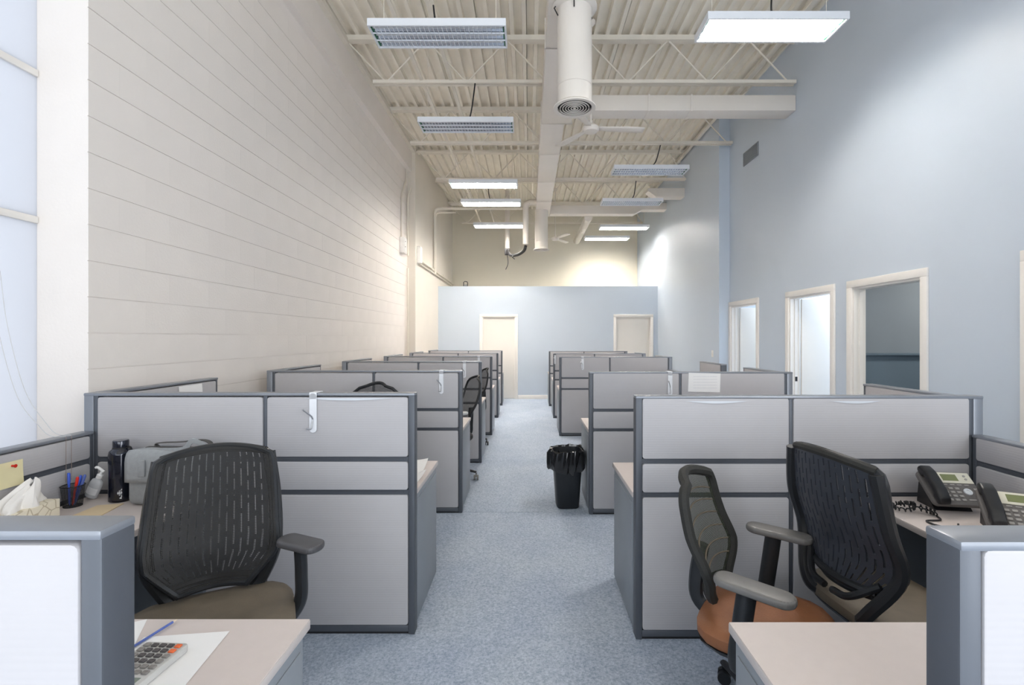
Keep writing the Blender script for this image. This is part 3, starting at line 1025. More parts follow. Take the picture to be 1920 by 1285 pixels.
def desk(side, k, x_in, x_wall, y0, y1, has_ret=True, lab=''):
    """wing along the wall, return along the partition, pedestal at the aisle end"""
    s = -1 if side == 'left' else 1
    xw0 = s * (x_wall - 0.60)
    t = thing('desk_worktop', 'pale laminate worktop along the %s side wall, %s' % (side, lab), 'worktop', (s * (x_wall - 0.3), y0, 0), 0, '%s wall worktops' % side)
    L = y1 - y0
    bx('worktop', (-0.30, 0, WT - 0.028), (0.30, L, WT - 0.002), 'laminate_edge', t, 0.003)
    bx('laminate_top', (-0.298, 0.002, WT - 0.002), (0.298, L - 0.002, WT), 'laminate', t)
    bx('support_panel', (-0.28, L - 0.03, 0), (0.28, L - 0.005, WT - 0.028), 'pedestal_grey', t)
    bx('support_panel', (-0.28, 0.005, 0), (0.28, 0.03, WT - 0.028), 'pedestal_grey', t)
    xi = s * x_in
    W2 = abs(xw0 - xi) - 0.002
    t = thing('return_worktop', 'pale laminate return worktop at the aisle on the %s, %s' % (side, lab), 'worktop', (xi, y0, 0), 0, '%s return worktops' % side)
    bx('worktop', (0, 0.0, WT - 0.028), (s * W2, 0.605, WT - 0.002), 'laminate_edge', t, 0.003)
    bx('laminate_top', (s * 0.002, 0.002, WT - 0.002), (s * (W2 - 0.002), 0.603, WT), 'laminate', t)
    t = thing('desk_pedestal', 'grey metal drawer pedestal at the aisle on the %s, %s' % (side, lab), 'pedestal', (xi + s * 0.21, y0 + 0.29, 0), 0, '%s drawer pedestals' % side)
    bx('body', (-0.205, -0.28, 0.02), (0.205, 0.27, WT - 0.030), 'pedestal_grey', t, 0.003)
    bx('plinth', (-0.19, -0.26, 0), (0.19, 0.25, 0.02), 'cable_black', t)
    bx('side_panel', (-s * 0.205, -0.27, 0.03), (-s * 0.2085, 0.26, WT - 0.06), 'pedestal_grey', t, 0.001)
    for z0, z1 in ((0.03, 0.36), (0.37, 0.53), (0.54, 0.70)):
        dr = bx('drawer', (-0.2, 0.27, z0), (0.2, 0.29, z1), 'pedestal_grey', t, 0.003)
        part('handle', 'pull', lambda q: q.box((-0.06, 0.0, 0.0), (0.06, 0.012, 0.012)), 'frame_grey', dr, (0, 0.011, z1 - z0 - 0.05), bevel=0.003)


LL = ['with calculator and tissue box', 'behind the first partition', 'behind the second partition', 'behind the third partition', 'behind the fourth partition', 'behind the fifth partition', 'behind the farthest partition']
for k in range(7):
    y1 = LROW[k + 1] - 0.034 if k < 6 else YLOW - 0.3
    desk('left', k, -LXE[k] + 0.004 if k else 0.632, 2.262, LROW[k] + 0.034, y1, lab=LL[k])
RL = ['with the telephones', 'behind the first partition', 'behind the second partition', 'behind the third partition', 'behind the fourth partition', 'behind the farthest partition']
for k in range(6):
    y1 = RROW[k + 1] - 0.034 if k < 5 else YLOW - 0.3
    if k == 2:
        y1 = RROW[2] + 1.7
    desk('right', k, RXE[k] + (-0.062 if k == 0 else -0.004), 2.262 if k == 0 else 2.18, RROW[k] + 0.034, y1, lab=RL[k])


# ------------------------------------------------------------------ over-panel hooks
def hook(label, x, y, top, s=1.0):
    t = thing('partition_hook', label, 'hook', (x, y, top), 0, 'white over-panel hooks')
    w = 0.019 * s

    def strap(q):
        pr = [(-0.040, -0.03), (-0.040, 0.004), (0.036, 0.004), (0.036, -0.03), (0.034, -0.03), (0.034, 0.0012), (-0.0375, 0.0012), (-0.0375, -0.03)]
        q.prism(pr, 2 * w, 'x', -w)
        q.prism(rrect(2 * w, 0.205, w * 0.95, 5, -w, -0.205), 0.0025, 'y', -0.040)
    part('strap', ('strap', s), strap, 'hook_white', t)
    part('upper_prong', 'prong1', lambda q: q.tube(arc([(0, -0.041, -0.135), (-0.004, -0.05, -0.118), (-0.018, -0.075, -0.095), (-0.028, -0.09, -0.078)]), [0.0042] * 18 + [0.007], 8), 'hook_metal', t, smooth=True)
    part('lower_prong', 'prong2', lambda q: q.tube(arc([(0, -0.041, -0.135), (0.0, -0.05, -0.16), (-0.002, -0.06, -0.182), (-0.016, -0.078, -0.18)]), [0.0042] * 18 + [0.006], 8), 'hook_metal', t, smooth=True)


hook('white hook over the first left partition, largest of the hooks', -1.125, LROW[1], PT)
hook('white hook over the second left partition', -0.775, LROW[2], PT)
hook('white hook over the third left partition', -0.80, LROW[3], PT)
hook('farthest white hook over the fourth left partition', -0.80, LROW[4], PT)
hook('white hook over the second right partition behind the front panel', 1.235, RROW[2], RH)
hook('white hook over the third right partition beyond the trash bin', 0.845, RROW[3], RH)
hook('white hook at the aisle edge of the fourth right partition', 0.50, RROW[4] - 0.0, RH, 0.8)

# clear film strips along the tops of near tiles
for i, (x0, x1, y, z, lb) in enumerate(((-1.18, -0.70, LROW[1], 1.236, 'clear peeling film strip along the top of the first left partition'),
                                       (0.80, 1.12, RROW[1], 1.226, 'clear peeling film strip on the first right partition'),
                                       (1.55, 1.80, RROW[1], 1.226, 'shorter clear film strip on the right half of first right partition'))):
    f = part('film_strip', None, lambda q: q.grid(lambda u, v: (x0 + (x1 - x0) * u, -0.0335 - 0.004 * math.sin(u * PI) * (1 - v), z - 0.012 * math.sin(u * PI) * (1 - v)), 16, 1), 'film_clear', None, (0, y, 0))
    f.modifiers.new('thick', 'SOLIDIFY').thickness = 0.0008
    tag(f, lb, 'film')


# ------------------------------------------------------------------ office chairs
def chair(label, loc, rz, zs=0.50, kind='slot', arms=True, seat_m='seat_taupe', arm_m='arm_grey', leg0=0.0, R=0.30, lean=0.10,
          hb=0.51, zoff=0.075, arm_h=0.27, wscale=1.0, arm_x=0.285, pad_yaw=0.06, seat_s=1.0, pad_l=1.0, yb=0.225, group='mesh-back office chairs'):
    """front of the chair is local -y"""
    t = thing('office_chair', label, 'chair', loc, rz, group)
    zb = zs + zoff

    def hw(v):
        if kind == 'slot':
            ks = [(0, 0.135), (0.10, 0.19), (0.22, 0.252), (0.34, 0.262), (0.6, 0.255), (0.9, 0.244), (0.97, 0.232), (1, 0.20)]
        elif kind == 'pad':
            ks = [(0, 0.12), (0.12, 0.17), (0.3, 0.21), (0.6, 0.215), (0.88, 0.2), (0.96, 0.18), (1, 0.13)]
        else:
            ks = [(0, 0.12), (0.15, 0.17), (0.45, 0.225), (0.75, 0.22), (0.9, 0.19), (0.97, 0.14), (1, 0.08)]
        for (a, b), (c, d) in zip(ks, ks[1:]):
            if v <= c:
                return (b + (d - b) * (v - a) / (c - a)) * wscale
        return ks[-1][1] * wscale

    def bp(u, v, off=0.0):
        """u in -1..1, v in 0..1"""
        y = yb + lean * v - 0.035 * math.exp(-((v - 0.28) / 0.22) ** 2) - 0.045 * u * u + off
        return (u * hw(v), y, zb + hb * v + 0.022 * (1 - u * u) * v)

    if kind == 'slot':
        NC, NR = 33, 54
        ws = [(0.74 if i % 2 == 0 else 0.26) for i in range(NC)]
        cum = [0.0]
        for w_ in ws:
            cum.append(cum[-1] + w_ / sum(ws))

        def keep(i, j):
            if i % 2 == 0 or j < 3 or j > 50:
                return True
            return (j + (i // 2) * 5) % 9 < 2
        sh = part('backrest', None, lambda q: q.grid(lambda a, b: bp(2 * cum[round(a * NC)] - 1, b, 0.012), NC, NR, keep), 'black_shell', t, smooth=False)
        md = sh.modifiers.new('thick', 'SOLIDIFY')
        md.thickness = 0.006
        mf = part('mesh_cover', None, lambda q: q.grid(lambda a, b: bp((2 * a - 1) * 1.0, 0.015 + 0.985 * b, -0.014), 20, 24, None, (0.5, 0.51)), 'mesh_black', t, smooth=True)
    elif kind == 'pad':
        mf = part('mesh_cover', None, lambda q: q.grid(lambda a, b: bp((2 * a - 1) * 0.98, 0.02 + 0.96 * b, -0.004), 16, 20, None, (0.42, 0.5)), 'mesh_olive', t, smooth=True)
        for k in range(6):
            v = 0.18 + 0.12 * k
            part('back_stripe', None, lambda q: q.tube([bp(-0.8 + 1.6 * i / 12, v + 0.05 * (1 - (-0.8 + 1.6 * i / 12) ** 2), -0.008) for i in range(13)], 0.0035, 6), 'seat_taupe', t, smooth=True)
    else:
        mf = part('mesh_cover', None, lambda q: q.grid(lambda a, b: bp((2 * a - 1) * 0.99, 0.02 + 0.97 * b), 16, 20, None, (0.42, 0.5)), 'mesh_black', t, smooth=True)
    ring = [bp(-1, i / 30) for i in range(31)] + [bp(-1 + 2 * i / 16, 1) for i in range(1, 16)] + [bp(1, 1 - i / 30) for i in range(31)] + [bp(1 - 2 * i / 12, 0) for i in range(1, 12)]
    rr = {'slot': 0.013, 'pad': 0.021, 'round': 0.013}[kind]
    part('back_frame', None, lambda q: q.tube(ring, rr, 8, closed=True), 'pad_black' if kind == 'pad' else 'black_plastic', t, smooth=True)
    if kind == 'slot':   # rear side rails running down to the seat support
        for s in (-1, 1):
            part('side_rail', None, lambda q: q.tube(arc([Vector(bp(s * 0.98, 0.97, 0.016)), Vector(bp(s, 0.6, 0.018)), Vector(bp(s, 0.26, 0.018)), Vector((s * 0.17, 0.225, zs + 0.03)), Vector((s * 0.12, 0.20, zs - 0.03)), Vector((s * 0.10, 0.05, zs - 0.075))]), 0.023, 8, flat=1.1), 'black_plastic', t, smooth=True)
            part('loop_rail', None, lambda q: q.tube(arc([Vector(bp(s * 0.9, 0.13, 0.016)), Vector((s * 0.10, 0.245, zs + 0.06)), Vector((s * 0.02, 0.25, zs + 0.045))]), 0.014, 8), 'black_plastic', t, smooth=True)
        part('top_bar', None, lambda q: q.tube([bp(-1 + 2 * i / 16, 0.985, 0.004) for i in range(17)], 0.017, 8), 'pad_black', t, smooth=True)
        part('lower_bar', None, lambda q: q.tube([bp(-1 + 2 * i / 16, 0.05, 0.016) for i in range(17)], 0.016, 8), 'black_plastic', t, smooth=True)
    else:
        part('back_spine', None, lambda q: q.tube(arc([bp(0, 0.35, 0.02), (0, 0.25, zb), (0, 0.235, zs - 0.02), (0, 0.12, zs - 0.085)]), 0.030, 8, flat=0.6), 'black_plastic', t, smooth=True)

    def seat(q):
        def fn(a, b):
            return None
        pr = []
        n0 = len(q.v)
        rings = [(0.80, -0.062), (0.96, -0.055), (1.0, -0.035), (1.0, -0.012), (0.95, 0.002), (0.80, 0.010), (0.4, 0.008), (0.02, 0.004)]
        seg = 36
        for f, z in rings:
            for k in range(seg):
                an = 2 * PI * k / seg
                ca, sa = math.cos(an), math.sin(an)
                p = 4.2
                g = (abs(ca) ** p + abs(sa) ** p) ** (-1 / p)
                x, y = 0.252 * ca * g * f, -0.02 + 0.245 * sa * g * f
                dz = -0.03 * max(0, (-y - 0.12) / 0.14) ** 2
                q.v.append((x, y, z + dz))
        for i in range(len(rings) - 1):
            for k in range(seg):
                l = (k + 1) % seg
                q.f.append((n0 + i * seg + k, n0 + i * seg + l, n0 + (i + 1) * seg + l, n0 + (i + 1) * seg + k))
        q.f.append(tuple(n0 + k for k in reversed(range(seg))))
        q.f.append(tuple(n0 + (len(rings) - 1) * seg + k for k in range(seg)))
    part('seat', 'chair_seat', seat, seat_m, t, (0, 0, zs), smooth=True).scale = (seat_s, seat_s, 1)
    part('seat_pan', 'chair_pan', lambda q: q.lathe([(0.12, -0.02), (0.22, 0.0), (0.235, 0.02)], 24, power=4), 'black_plastic', t, (0, -0.02, zs - 0.078), smooth=True)
    part('mechanism', 'chair_mech', lambda q: q.box((-0.08, -0.10, 0), (0.08, 0.12, 0.05)), 'black_plastic', t, (0, 0, zs - 0.135), bevel=0.012)
    if arms:
        for s in (-1, 1):
            a = part('armrest', None, lambda q: q.tube(arc([(s * 0.13, 0.03, -0.09), (s * 0.24, 0.03, -0.085), (s * arm_x, 0.03, -0.02), (s * (arm_x + 0.005), 0.015, 0.10), (s * arm_x, 0.0, arm_h - 0.035)]), [0.020] * 8 + [0.024] * 17, 10, flat=1.35, up=(0, 1, 0)), 'black_plastic' if arm_m != 'arm_pale' else arm_m, t, (0, 0, zs), smooth=True)

            def pad(q):
                q.prism(rrect(0.094, 0.26, 0.044, 6, -0.047, -0.13), 0.034, 'z', 0)
            part('arm_pad', 'arm_pad', pad, arm_m, a, (s * arm_x, -0.02, arm_h - 0.036), (0.05, 0, s * pad_yaw), bevel=0.012, segs=3).scale = (1, pad_l, 0.85)
    zc = 0.115
    part('gas_column', None, lambda q: q.lathe([(0.028, zc - 0.03), (0.028, zc + 0.10), (0.016, zc + 0.10), (0.016, zs - 0.12)], 14), 'black_plastic', t, smooth=True)
    part('base_hub', 'hub', lambda q: q.lathe([(0.045, -0.03), (0.05, 0.0), (0.045, 0.03), (0.03, 0.045)], 16), 'black_plastic', t, (0, 0, zc), smooth=True)
    for k in range(5):
        a = leg0 + k * 2 * PI / 5
        part('base_leg', ('leg', R), lambda q: q.tube([(0.03, 0, 0.005), (R * 0.6, 0, -0.006), (R, 0, -0.028)], [0.026, 0.021, 0.016], 8, flat=0.75), 'black_plastic', t, (0, 0, zc), (0, 0, a), smooth=True)

        def cast(q):
            for s in (-1, 1):
                q.tube([(-0.004, s * 0.007, 0.028), (-0.004, s * 0.026, 0.028)], 0.028, 16)
            q.tube([(0, 0, 0.05), (0, 0, 0.078)], 0.008, 8)
            n = [(-0.03, 0.036), (-0.022, 0.056), (0.0, 0.062), (0.022, 0.054), (0.018, 0.04)]
            q.prism(n, 0.014, 'y', -0.007)
        part('castor', 'castor', cast, 'black_plastic' if arm_m != 'arm_pale' else 'arm_grey', t, (R * math.cos(a), R * math.sin(a), 0.0), (0, 0, a + 1.1 + k), smooth=True)
    return t


chair('black mesh office chair with taupe seat at lower left', (-1.155, 1.725, 0), math.radians(28), zs=0.53, leg0=math.radians(50 - 28), arm_h=0.25, R=0.33, zoff=0.035, wscale=0.84, arm_x=0.30, pad_yaw=0.75, seat_s=1.12, pad_l=0.72, arm_m='arm_dark')
chair('black office chair with brown leather seat, right of the aisle', (0.902, 1.86, 0), math.radians(55), zs=0.475, kind='pad', seat_m='seat_leather', leg0=math.radians(95 - 55), R=0.305, lean=0.09, hb=0.42, yb=0.205, seat_s=0.95, arm_h=0.25, zoff=0.07)
chair('black slotted-back office chair turned to the telephone desk', (1.445, 1.945, 0), math.radians(96), zs=0.51, arms=False, leg0=math.radians(0 - 96), R=0.255, lean=0.05, hb=0.50, zoff=0.07)
chair('office chair mostly hidden, dark top peeking over the first left partition', (-1.28, 3.62, 0), math.radians(-8), zs=0.52, kind='round', arms=True, seat_m='seat_black', hb=0.57, zoff=0.07)
chair('black mesh chair jutting into the aisle behind the second left partition', (-0.88, 5.30, 0), math.radians(-62), zs=0.50, kind='round', seat_m='seat_black', arm_m='arm_pale', leg0=math.radians(60 + 62), lean=0.12, hb=0.52, R=0.31)
chair('farther black mesh chair behind the third left partition', (-0.90, 7.05, 0), math.radians(-70), zs=0.50, kind='round', seat_m='seat_black', leg0=math.radians(50 + 70), lean=0.08, hb=0.5, R=0.31)

# ------------------------------------------------------------------ trash bin with liner
tb = thing('trash_bin', 'black plastic trash bin with black liner beside the right cubicles', 'trash bin', (0.352, 4.44, 0), 0.05)
tb.scale = (0.95, 0.95, 1.0)
part('bin_body', None, lambda q: q.lathe([(0.098, 0.0), (0.108, 0.012), (0.142, 0.48), (0.150, 0.50), (0.150, 0.515), (0.138, 0.515), (0.10, 0.05), (0.02, 0.045)], 40, power=5, cap1=False), 'bin_black', tb, smooth=True)


def liner(q):
    rnd = random.Random(3)
    ph = [(rnd.uniform(0, 6.28), rnd.choice((5, 7, 9, 11, 13, 17))) for _ in range(8)]
    prof = [(0.10, 0.16, 0.3), (0.126, 0.36, 0.6), (0.142, 0.49, 0.5), (0.152, 0.53, 0.5), (0.163, 0.525, 0.7), (0.166, 0.49, 1.0), (0.163, 0.43, 1.3), (0.160, 0.39, 1.4), (0.152, 0.355, 1.2)]
    seg = 96
    n0 = len(q.v)
    for j, (r, z, amp) in enumerate(prof):
        for k in range(seg):
            an = 2 * PI * k / seg
            ca, sa = math.cos(an), math.sin(an)
            g = (abs(ca) ** 4.5 + abs(sa) ** 4.5) ** (-1 / 4.5)
            w = sum(math.sin(an * f + p + j * 0.55 * (1 if f % 3 else -1)) for p, f in ph) / 8
            w = math.copysign(abs(w) ** 0.7, w)
            rr = (r + 0.016 * amp * w) * g
            zz = z + 0.018 * amp * math.sin(an * 3 + 1 + j) * (0.5 + w) + (0.02 * math.sin(an + 0.5) * (j > 5))
            if j > 4 and 2.8 < an < 3.5:
                rr += 0.025 * (1 - abs(an - 3.15) / 0.35)
            q.v.append((rr * ca, rr * sa, zz))
    for j in range(len(prof) - 1):
        for k in range(seg):
            l = (k + 1) % seg
            q.f.append((n0 + j * seg + k, n0 + j * seg + l, n0 + (j + 1) * seg + l, n0 + (j + 1) * seg + k))


part('bin_liner', None, liner, 'bag_black', tb, smooth=True)

# ------------------------------------------------------------------ papers
sh = thing('printed_sheet', 'white printed sheet pinned on the second right partition', 'paper', (1.535, RROW[2] - 0.036, 1.08), 0)
part('sheet', None, lambda q: q.grid(lambda u, v: (-0.14 + 0.28 * u + 0.006 * (v - 0.5), -0.004 * math.sin(u * PI), 0.165 * v - 0.006 * u), 10, 2), 'paper', sh).modifiers.new('thick', 'SOLIDIFY').thickness = 0.001
for r in range(5):
    bx('print_row', (-0.10, -0.0062, 0.03 + r * 0.025), (0.11, -0.0058, 0.034 + r * 0.025), 'paper_print', sh)


def sheet(label, loc, rz, w, l, m='paper', name='paper_sheet', cat='paper', curl=0.0):
    o = part(name, None, lambda q: q.grid(lambda u, v: (-w / 2 + w * u, -l / 2 + l * v, 0.0012 + curl * (u * v) ** 3), 6, 6), m, None, loc, (0, 0, rz))
    o.modifiers.new('thick', 'SOLIDIFY').thickness = 0.0008
    return tag(o, label, cat, 'loose sheets of paper')


sheet('white paper sheet under the calculator on the left desk', (-0.918, 1.175, WT + 0.0014), math.radians(7), 0.216, 0.279)
sheet('white paper sheet at left desk edge, behind the pencil', (-1.135, 1.212, WT), math.radians(27), 0.216, 0.279)
sheet('white paper on the desk behind the first left partition', (-0.73, 2.725, WT), math.radians(-6), 0.21, 0.28, curl=0.03)
sheet('second white paper, farther back on desk behind the first left partition', (-0.76, 3.03, WT), math.radians(5), 0.21, 0.28, curl=0.015)
pp = part('wall_paper', None, lambda q: q.grid(lambda u, v: (0.004 * math.sin(v * PI), 0.22 * u, 0.13 * v), 4, 4), 'paper', None, (-2.262, 3.10, 1.105))
pp.name = 'pinned_paper'
pp.modifiers.new('thick', 'SOLIDIFY').thickness = 0.001
tag(pp, 'white paper peeking above the first left partition', 'paper')
ps = thing('pinned_note', 'yellow note with a red pin on the low left partition', 'note', (-2.266, 2.09, 0.90))
part('note_paper', None, lambda q: q.grid(lambda u, v: (0.004 + 0.006 * (1 - v) * (1 - v), -0.055 + 0.11 * u, 0.11 * v), 4, 4), 'note_yellow', ps).modifiers.new('thick', 'SOLIDIFY').thickness = 0.0008
part('pin', None, lambda q: q.tube([(0.004, 0.01, 0.09), (0.016, 0.01, 0.09), (0.02, 0.01, 0.09)], [0.005, 0.004, 0.008], 10), 'red_plastic', ps, smooth=True)

# ------------------------------------------------------------------ calculator, pencil
ca = thing('calculator', 'grey desk calculator with orange keys on white paper', 'calculator', (-0.945, 1.163, WT + 0.0036), math.radians(180 - 4))


def cbody(q):
    pr = rrect(0.118, 0.172, 0.010, 4, -0.059, -0.086)
    q.prism(pr, 0.018, 'z', 0.0)


part('body', None, cbody, 'calc_body', ca, bevel=0.003, segs=2)
bx('screen', (-0.046, 0.044, 0.018), (0.046, 0.062, 0.0188), 'calc_screen', ca)
bx('solar_strip', (-0.012, 0.069, 0.018), (0.028, 0.074, 0.0186), 'phone_dark', ca)
for r in range(6):
    for c in range(5):
        x = -0.042 + c * 0.021
        y = 0.028 - r * 0.0195
        m = 'key_dark'
        if r < 2:
            m = 'key_grey'
        if c == 0 and r >= 4:
            m = 'key_orange'
        elif c == 4 or c == 0:
            m = 'key_grey'
        bx('calculator_key', (x - 0.0078, y - 0.0062, 0.018), (x + 0.0078, y + 0.0062, 0.0225), m, ca, 0.0015, 1)
pe = thing('pencil', 'blue pencil lying across the white papers', 'pencil', (-1.025, 1.29, WT + 0.0072), math.radians(78))
part('shaft', None, lambda q: q.tube([(-0.075, 0, 0), (0.072, 0, 0)], 0.0036, 6), 'blue_pencil', pe)
part('tip', None, lambda q: q.tube([(0.072, 0, 0), (0.086, 0, 0)], [0.0036, 0.0006], 6), 'wood_tip', pe)
part('eraser', None, lambda q: q.tube([(-0.086, 0, 0), (-0.075, 0, 0)], 0.0037, 8), 'eraser_white', pe)

# ------------------------------------------------------------------ things on the left wall worktop
tx = thing('tissue_box', 'patterned cream tissue box with a white tissue pulled up', 'tissue box', (-2.172, 2.045, WT), math.radians(3))
bx('carton', (-0.06, -0.12, 0), (0.06, 0.12, 0.088), 'tissue_carton', tx, 0.002)
part('slot', None, lambda q: q.lathe([(0.05, 0), (0.05, 0.0008)], 20, sx=0.5, sy=1.2), 'eraser_white', tx, (0, 0, 0.088))


def tissue(q):
    def fn(u, v):
        a = 2 * PI * u
        r = (0.052 * (1 - v) ** 0.7 + 0.008) * (1 + 0.28 * math.sin(5 * a + 3 * v) + 0.15 * math.sin(8 * a + 1))
        return (r * 0.75 * math.cos(a) + 0.010 * v, r * 1.5 * math.sin(a) + 0.05 * v * v, 0.10 * v + 0.018 * math.sin(2 * a + 0.6) * v)
    q.grid(fn, 48, 12)


part('tissue_sheet', None, tissue, 'tissue', tx, (0, 0, 0.087), smooth=True)

cup = thing('pen_cup', 'black wire mesh pen cup on the left worktop', 'pen cup', (-2.205, 2.32, WT))
part('mesh_wall', None, lambda q: q.grid(lambda u, v: ((0.036 + 0.009 * v) * math.cos(2 * PI * u), (0.036 + 0.009 * v) * math.sin(2 * PI * u), 0.10 * v), 28, 4, None, (0.26, 0.10)), 'mesh_cup', cup, smooth=True)
part('rim', None, lambda q: q.tube([(0.045 * math.cos(2 * PI * i / 24), 0.045 * math.sin(2 * PI * i / 24), 0.10) for i in range(24)], 0.0024, 6, closed=True), 'cable_black', cup, smooth=True)
part('bottom_plate', None, lambda q: q.lathe([(0.036, 0), (0.036, 0.003)], 24), 'cable_black', cup)
for i, (m, dx, dy, tx_, ty_, L, lb) in enumerate((('blue_plastic', -0.020, -0.012, -0.08, 0.05, 0.155, 'blue pen, leftmost in the mesh cup'), ('blue_plastic', -0.004, 0.012, 0.16, 0.1, 0.140, 'blue pen in the middle of the mesh cup'),
                                                  ('red_plastic', 0.004, -0.008, 0.22, -0.05, 0.142, 'red pen in the mesh cup'), ('blue_pencil', 0.012, 0.004, 0.30, 0.05, 0.150, 'pale blue pen leaning right in the mesh cup'))):
    p = thing('pen', lb, 'pen', (-2.205 + dx * 0.5, 2.32 + dy * 0.5, WT + 0.006), 0, 'pens in the mesh cup', rot=(-ty_, tx_, 0))
    part('barrel', None, lambda q: q.lathe([(0.002, 0), (0.0045, 0.012), (0.0045, L * 0.66)], 10), m, p, smooth=True)
    part('pen_cap', None, lambda q: q.lathe([(0.0055, L * 0.64), (0.0055, L - 0.003), (0.004, L)], 10), m, p, smooth=True)
    part('clip', None, lambda q: q.box((0.005, -0.0015, L * 0.72), (0.0075, 0.0015, L - 0.004)), m, p)

sb = thing('sanitizer_bottle', 'clear pump sanitizer bottle tilted against the low partition', 'bottle', (-2.215, 2.425, WT + 0.011), 0, None, rot=(0, math.radians(24), 0))
part('bottle_body', None, lambda q: q.lathe([(0.026, 0), (0.031, 0.006), (0.031, 0.075), (0.026, 0.09), (0.012, 0.10), (0.012, 0.106)], 24, sy=0.62), 'clear_plastic', sb, smooth=True)
part('bottle_label', None, lambda q: q.grid(lambda u, v: (0.0316 * math.sin((u - 0.5) * 2.0), -0.0200 * math.cos((u - 0.5) * 2.0), 0.02 + 0.035 * v), 10, 1), 'paper_print', sb, smooth=True)
part('pump_collar', None, lambda q: q.lathe([(0.014, 0.104), (0.014, 0.122), (0.008, 0.126), (0.005, 0.14)], 16), 'pump_white', sb, smooth=True)
part('pump_spout', None, lambda q: q.tube(arc([(0.012, 0, 0.142), (-0.005, 0, 0.146), (-0.028, 0, 0.15), (-0.036, 0, 0.144)]), 0.0065, 8), 'pump_white', sb, smooth=True)

wb = thing('water_bottle', 'dark navy metal water bottle on the left worktop', 'bottle', (-2.045, 2.405, WT))
part('bottle_body', None, lambda q: q.lathe([(0.044, 0), (0.050, 0.006), (0.050, 0.232), (0.046, 0.250), (0.036, 0.258), (0.034, 0.262)], 32), 'navy_metal', wb, smooth=True)
part('bottle_lid', None, lambda q: q.lathe([(0.033, 0.262), (0.033, 0.298), (0.031, 0.302)], 28), 'navy_metal', wb, smooth=True)
part('lid_ring', None, lambda q: q.lathe([(0.0345, 0.262), (0.0345, 0.268)], 28), 'phone_dark', wb, smooth=True)
part('carry_strap', None, lambda q: q.tube(arc([(0.033, 0, 0.272), (0.05, 0, 0.262), (0.064, -0.004, 0.21), (0.066, -0.004, 0.165), (0.058, -0.004, 0.168), (0.053, -0.002, 0.22)]), 0.0062, 6, flat=0.4), 'cable_black', wb, smooth=True)


def logo(q):
    def add(a0, a1, z0, z1):
        n = len(q.v)
        R = 0.0505
        for a in (a0, (a0 + a1) / 2, a1):
            for z in (z0, z1):
                q.v.append((R * math.cos(a), R * math.sin(a), z))
        q.f += [(n, n + 2, n + 3, n + 1), (n + 2, n + 4, n + 5, n + 3)]
    c = -0.95
    add(c - 0.02, c + 0.14, 0.020, 0.026)
    for k in range(5):
        z = 0.028 + k * 0.0085
        add(c + 0.05, c + 0.16, z, z + 0.0022)
        add(c + (0.05 if k % 2 else 0.12), c + (0.09 if k % 2 else 0.16), z, z + 0.0065)
    add(c - 0.20, c + 0.18, 0.047, 0.051)
    add(c - 0.06, c - 0.01, 0.036, 0.062)
    add(c - 0.16, c - 0.12, 0.042, 0.056)


part('printed_logo', None, logo, 'hook_white', wb)

bg = thing('canvas_bag', 'grey canvas bag with dark straps behind the mesh chair', 'bag', (-1.745, 2.375, WT), math.radians(-3))
part('bag_body', None, lambda q: q.box((-0.20, -0.07, 0), (0.20, 0.07, 0.255)), 'canvas_grey', bg, bevel=0.035, segs=4)
part('flap', None, lambda q: q.grid(lambda u, v: (-0.195 + 0.39 * u, 0.06 - 0.14 * math.sin(min(1, v * 1.5) * PI / 2) - 0.004 * math.sin(9 * u), 0.258 + 0.012 * math.sin(u * 7) * (1 - v) - 0.14 * max(0, v - 0.45) / 0.55 + 0.010 * math.sin(v * PI)), 20, 12), 'canvas_grey', bg, smooth=True).modifiers.new('thick', 'SOLIDIFY').thickness = 0.006
bx('buckle', (-0.12, -0.092, 0.15), (-0.085, -0.083, 0.23), 'canvas_grey', bg, 0.004)
bx('zip_strip', (-0.15, -0.015, 0.262), (0.17, 0.012, 0.275), 'strap_dark', bg, 0.004)
part('handle_strap', None, lambda q: q.tube(arc([(-0.08, 0.0, 0.262), (-0.10, 0.0, 0.29), (0.02, 0.01, 0.297), (0.12, 0.01, 0.308), (0.175, 0.0, 0.295), (0.185, 0, 0.255)]), 0.014, 6, flat=0.25, up=(0, 0, 1)), 'strap_dark', bg, smooth=True)
part('handle_strap', None, lambda q: q.tube(arc([(-0.05, -0.03, 0.262), (0.06, -0.03, 0.27), (0.11, -0.035, 0.312), (0.17, -0.03, 0.285), (0.195, -0.03, 0.245)]), 0.014, 6, flat=0.25, up=(0, 1, 0)), 'canvas_grey', bg, smooth=True)
env = part('envelope', None, lambda q: q.prism([(-0.06, -0.09), (0.07, -0.07), (0.055, 0.09), (-0.05, 0.07)], 0.004, 'z', 0), 'envelope_tan', None, (-2.03, 2.255, WT), (0, 0, 0.1))
tag(env, 'tan paper envelope lying beside the pen cup', 'envelope')

# blind chain over the low partition
ch = thing('blind_chain', 'pair of blind cords draped over the low left partition, with bead chains', 'chain', (-2.30, 2.345, 1.066))
P0 = [(-0.36, 0.03, 0.77), (-0.31, 0.02, 0.50), (-0.21, 0.01, 0.195), (-0.09, 0.0, 0.05), (-0.033, 0, 0.004)]
for k in range(2):
    part('cord', None, lambda q: q.tube(arc([(a - 0.0 + 0.016 * k * (-a * 2), b + 0.028 * k, c + 0.10 * k * (-a * 1.4)) for a, b, c in P0] + [(0.036, 0.028 * k, 0.004)]), 0.0016, 5), 'cord_white', ch)

    def beads(q):
        for i in range(42):
            z = -0.003 - i * 0.0052
            q.lathe([(0.0006, -0.0022), (0.0022, 0), (0.0006, 0.0022)], 6, (0.038, 0.028 * k, z))
    o = part('bead_chain', None, beads, 'bead_brown', ch, smooth=True)
    o['kind'] = 'stuff'


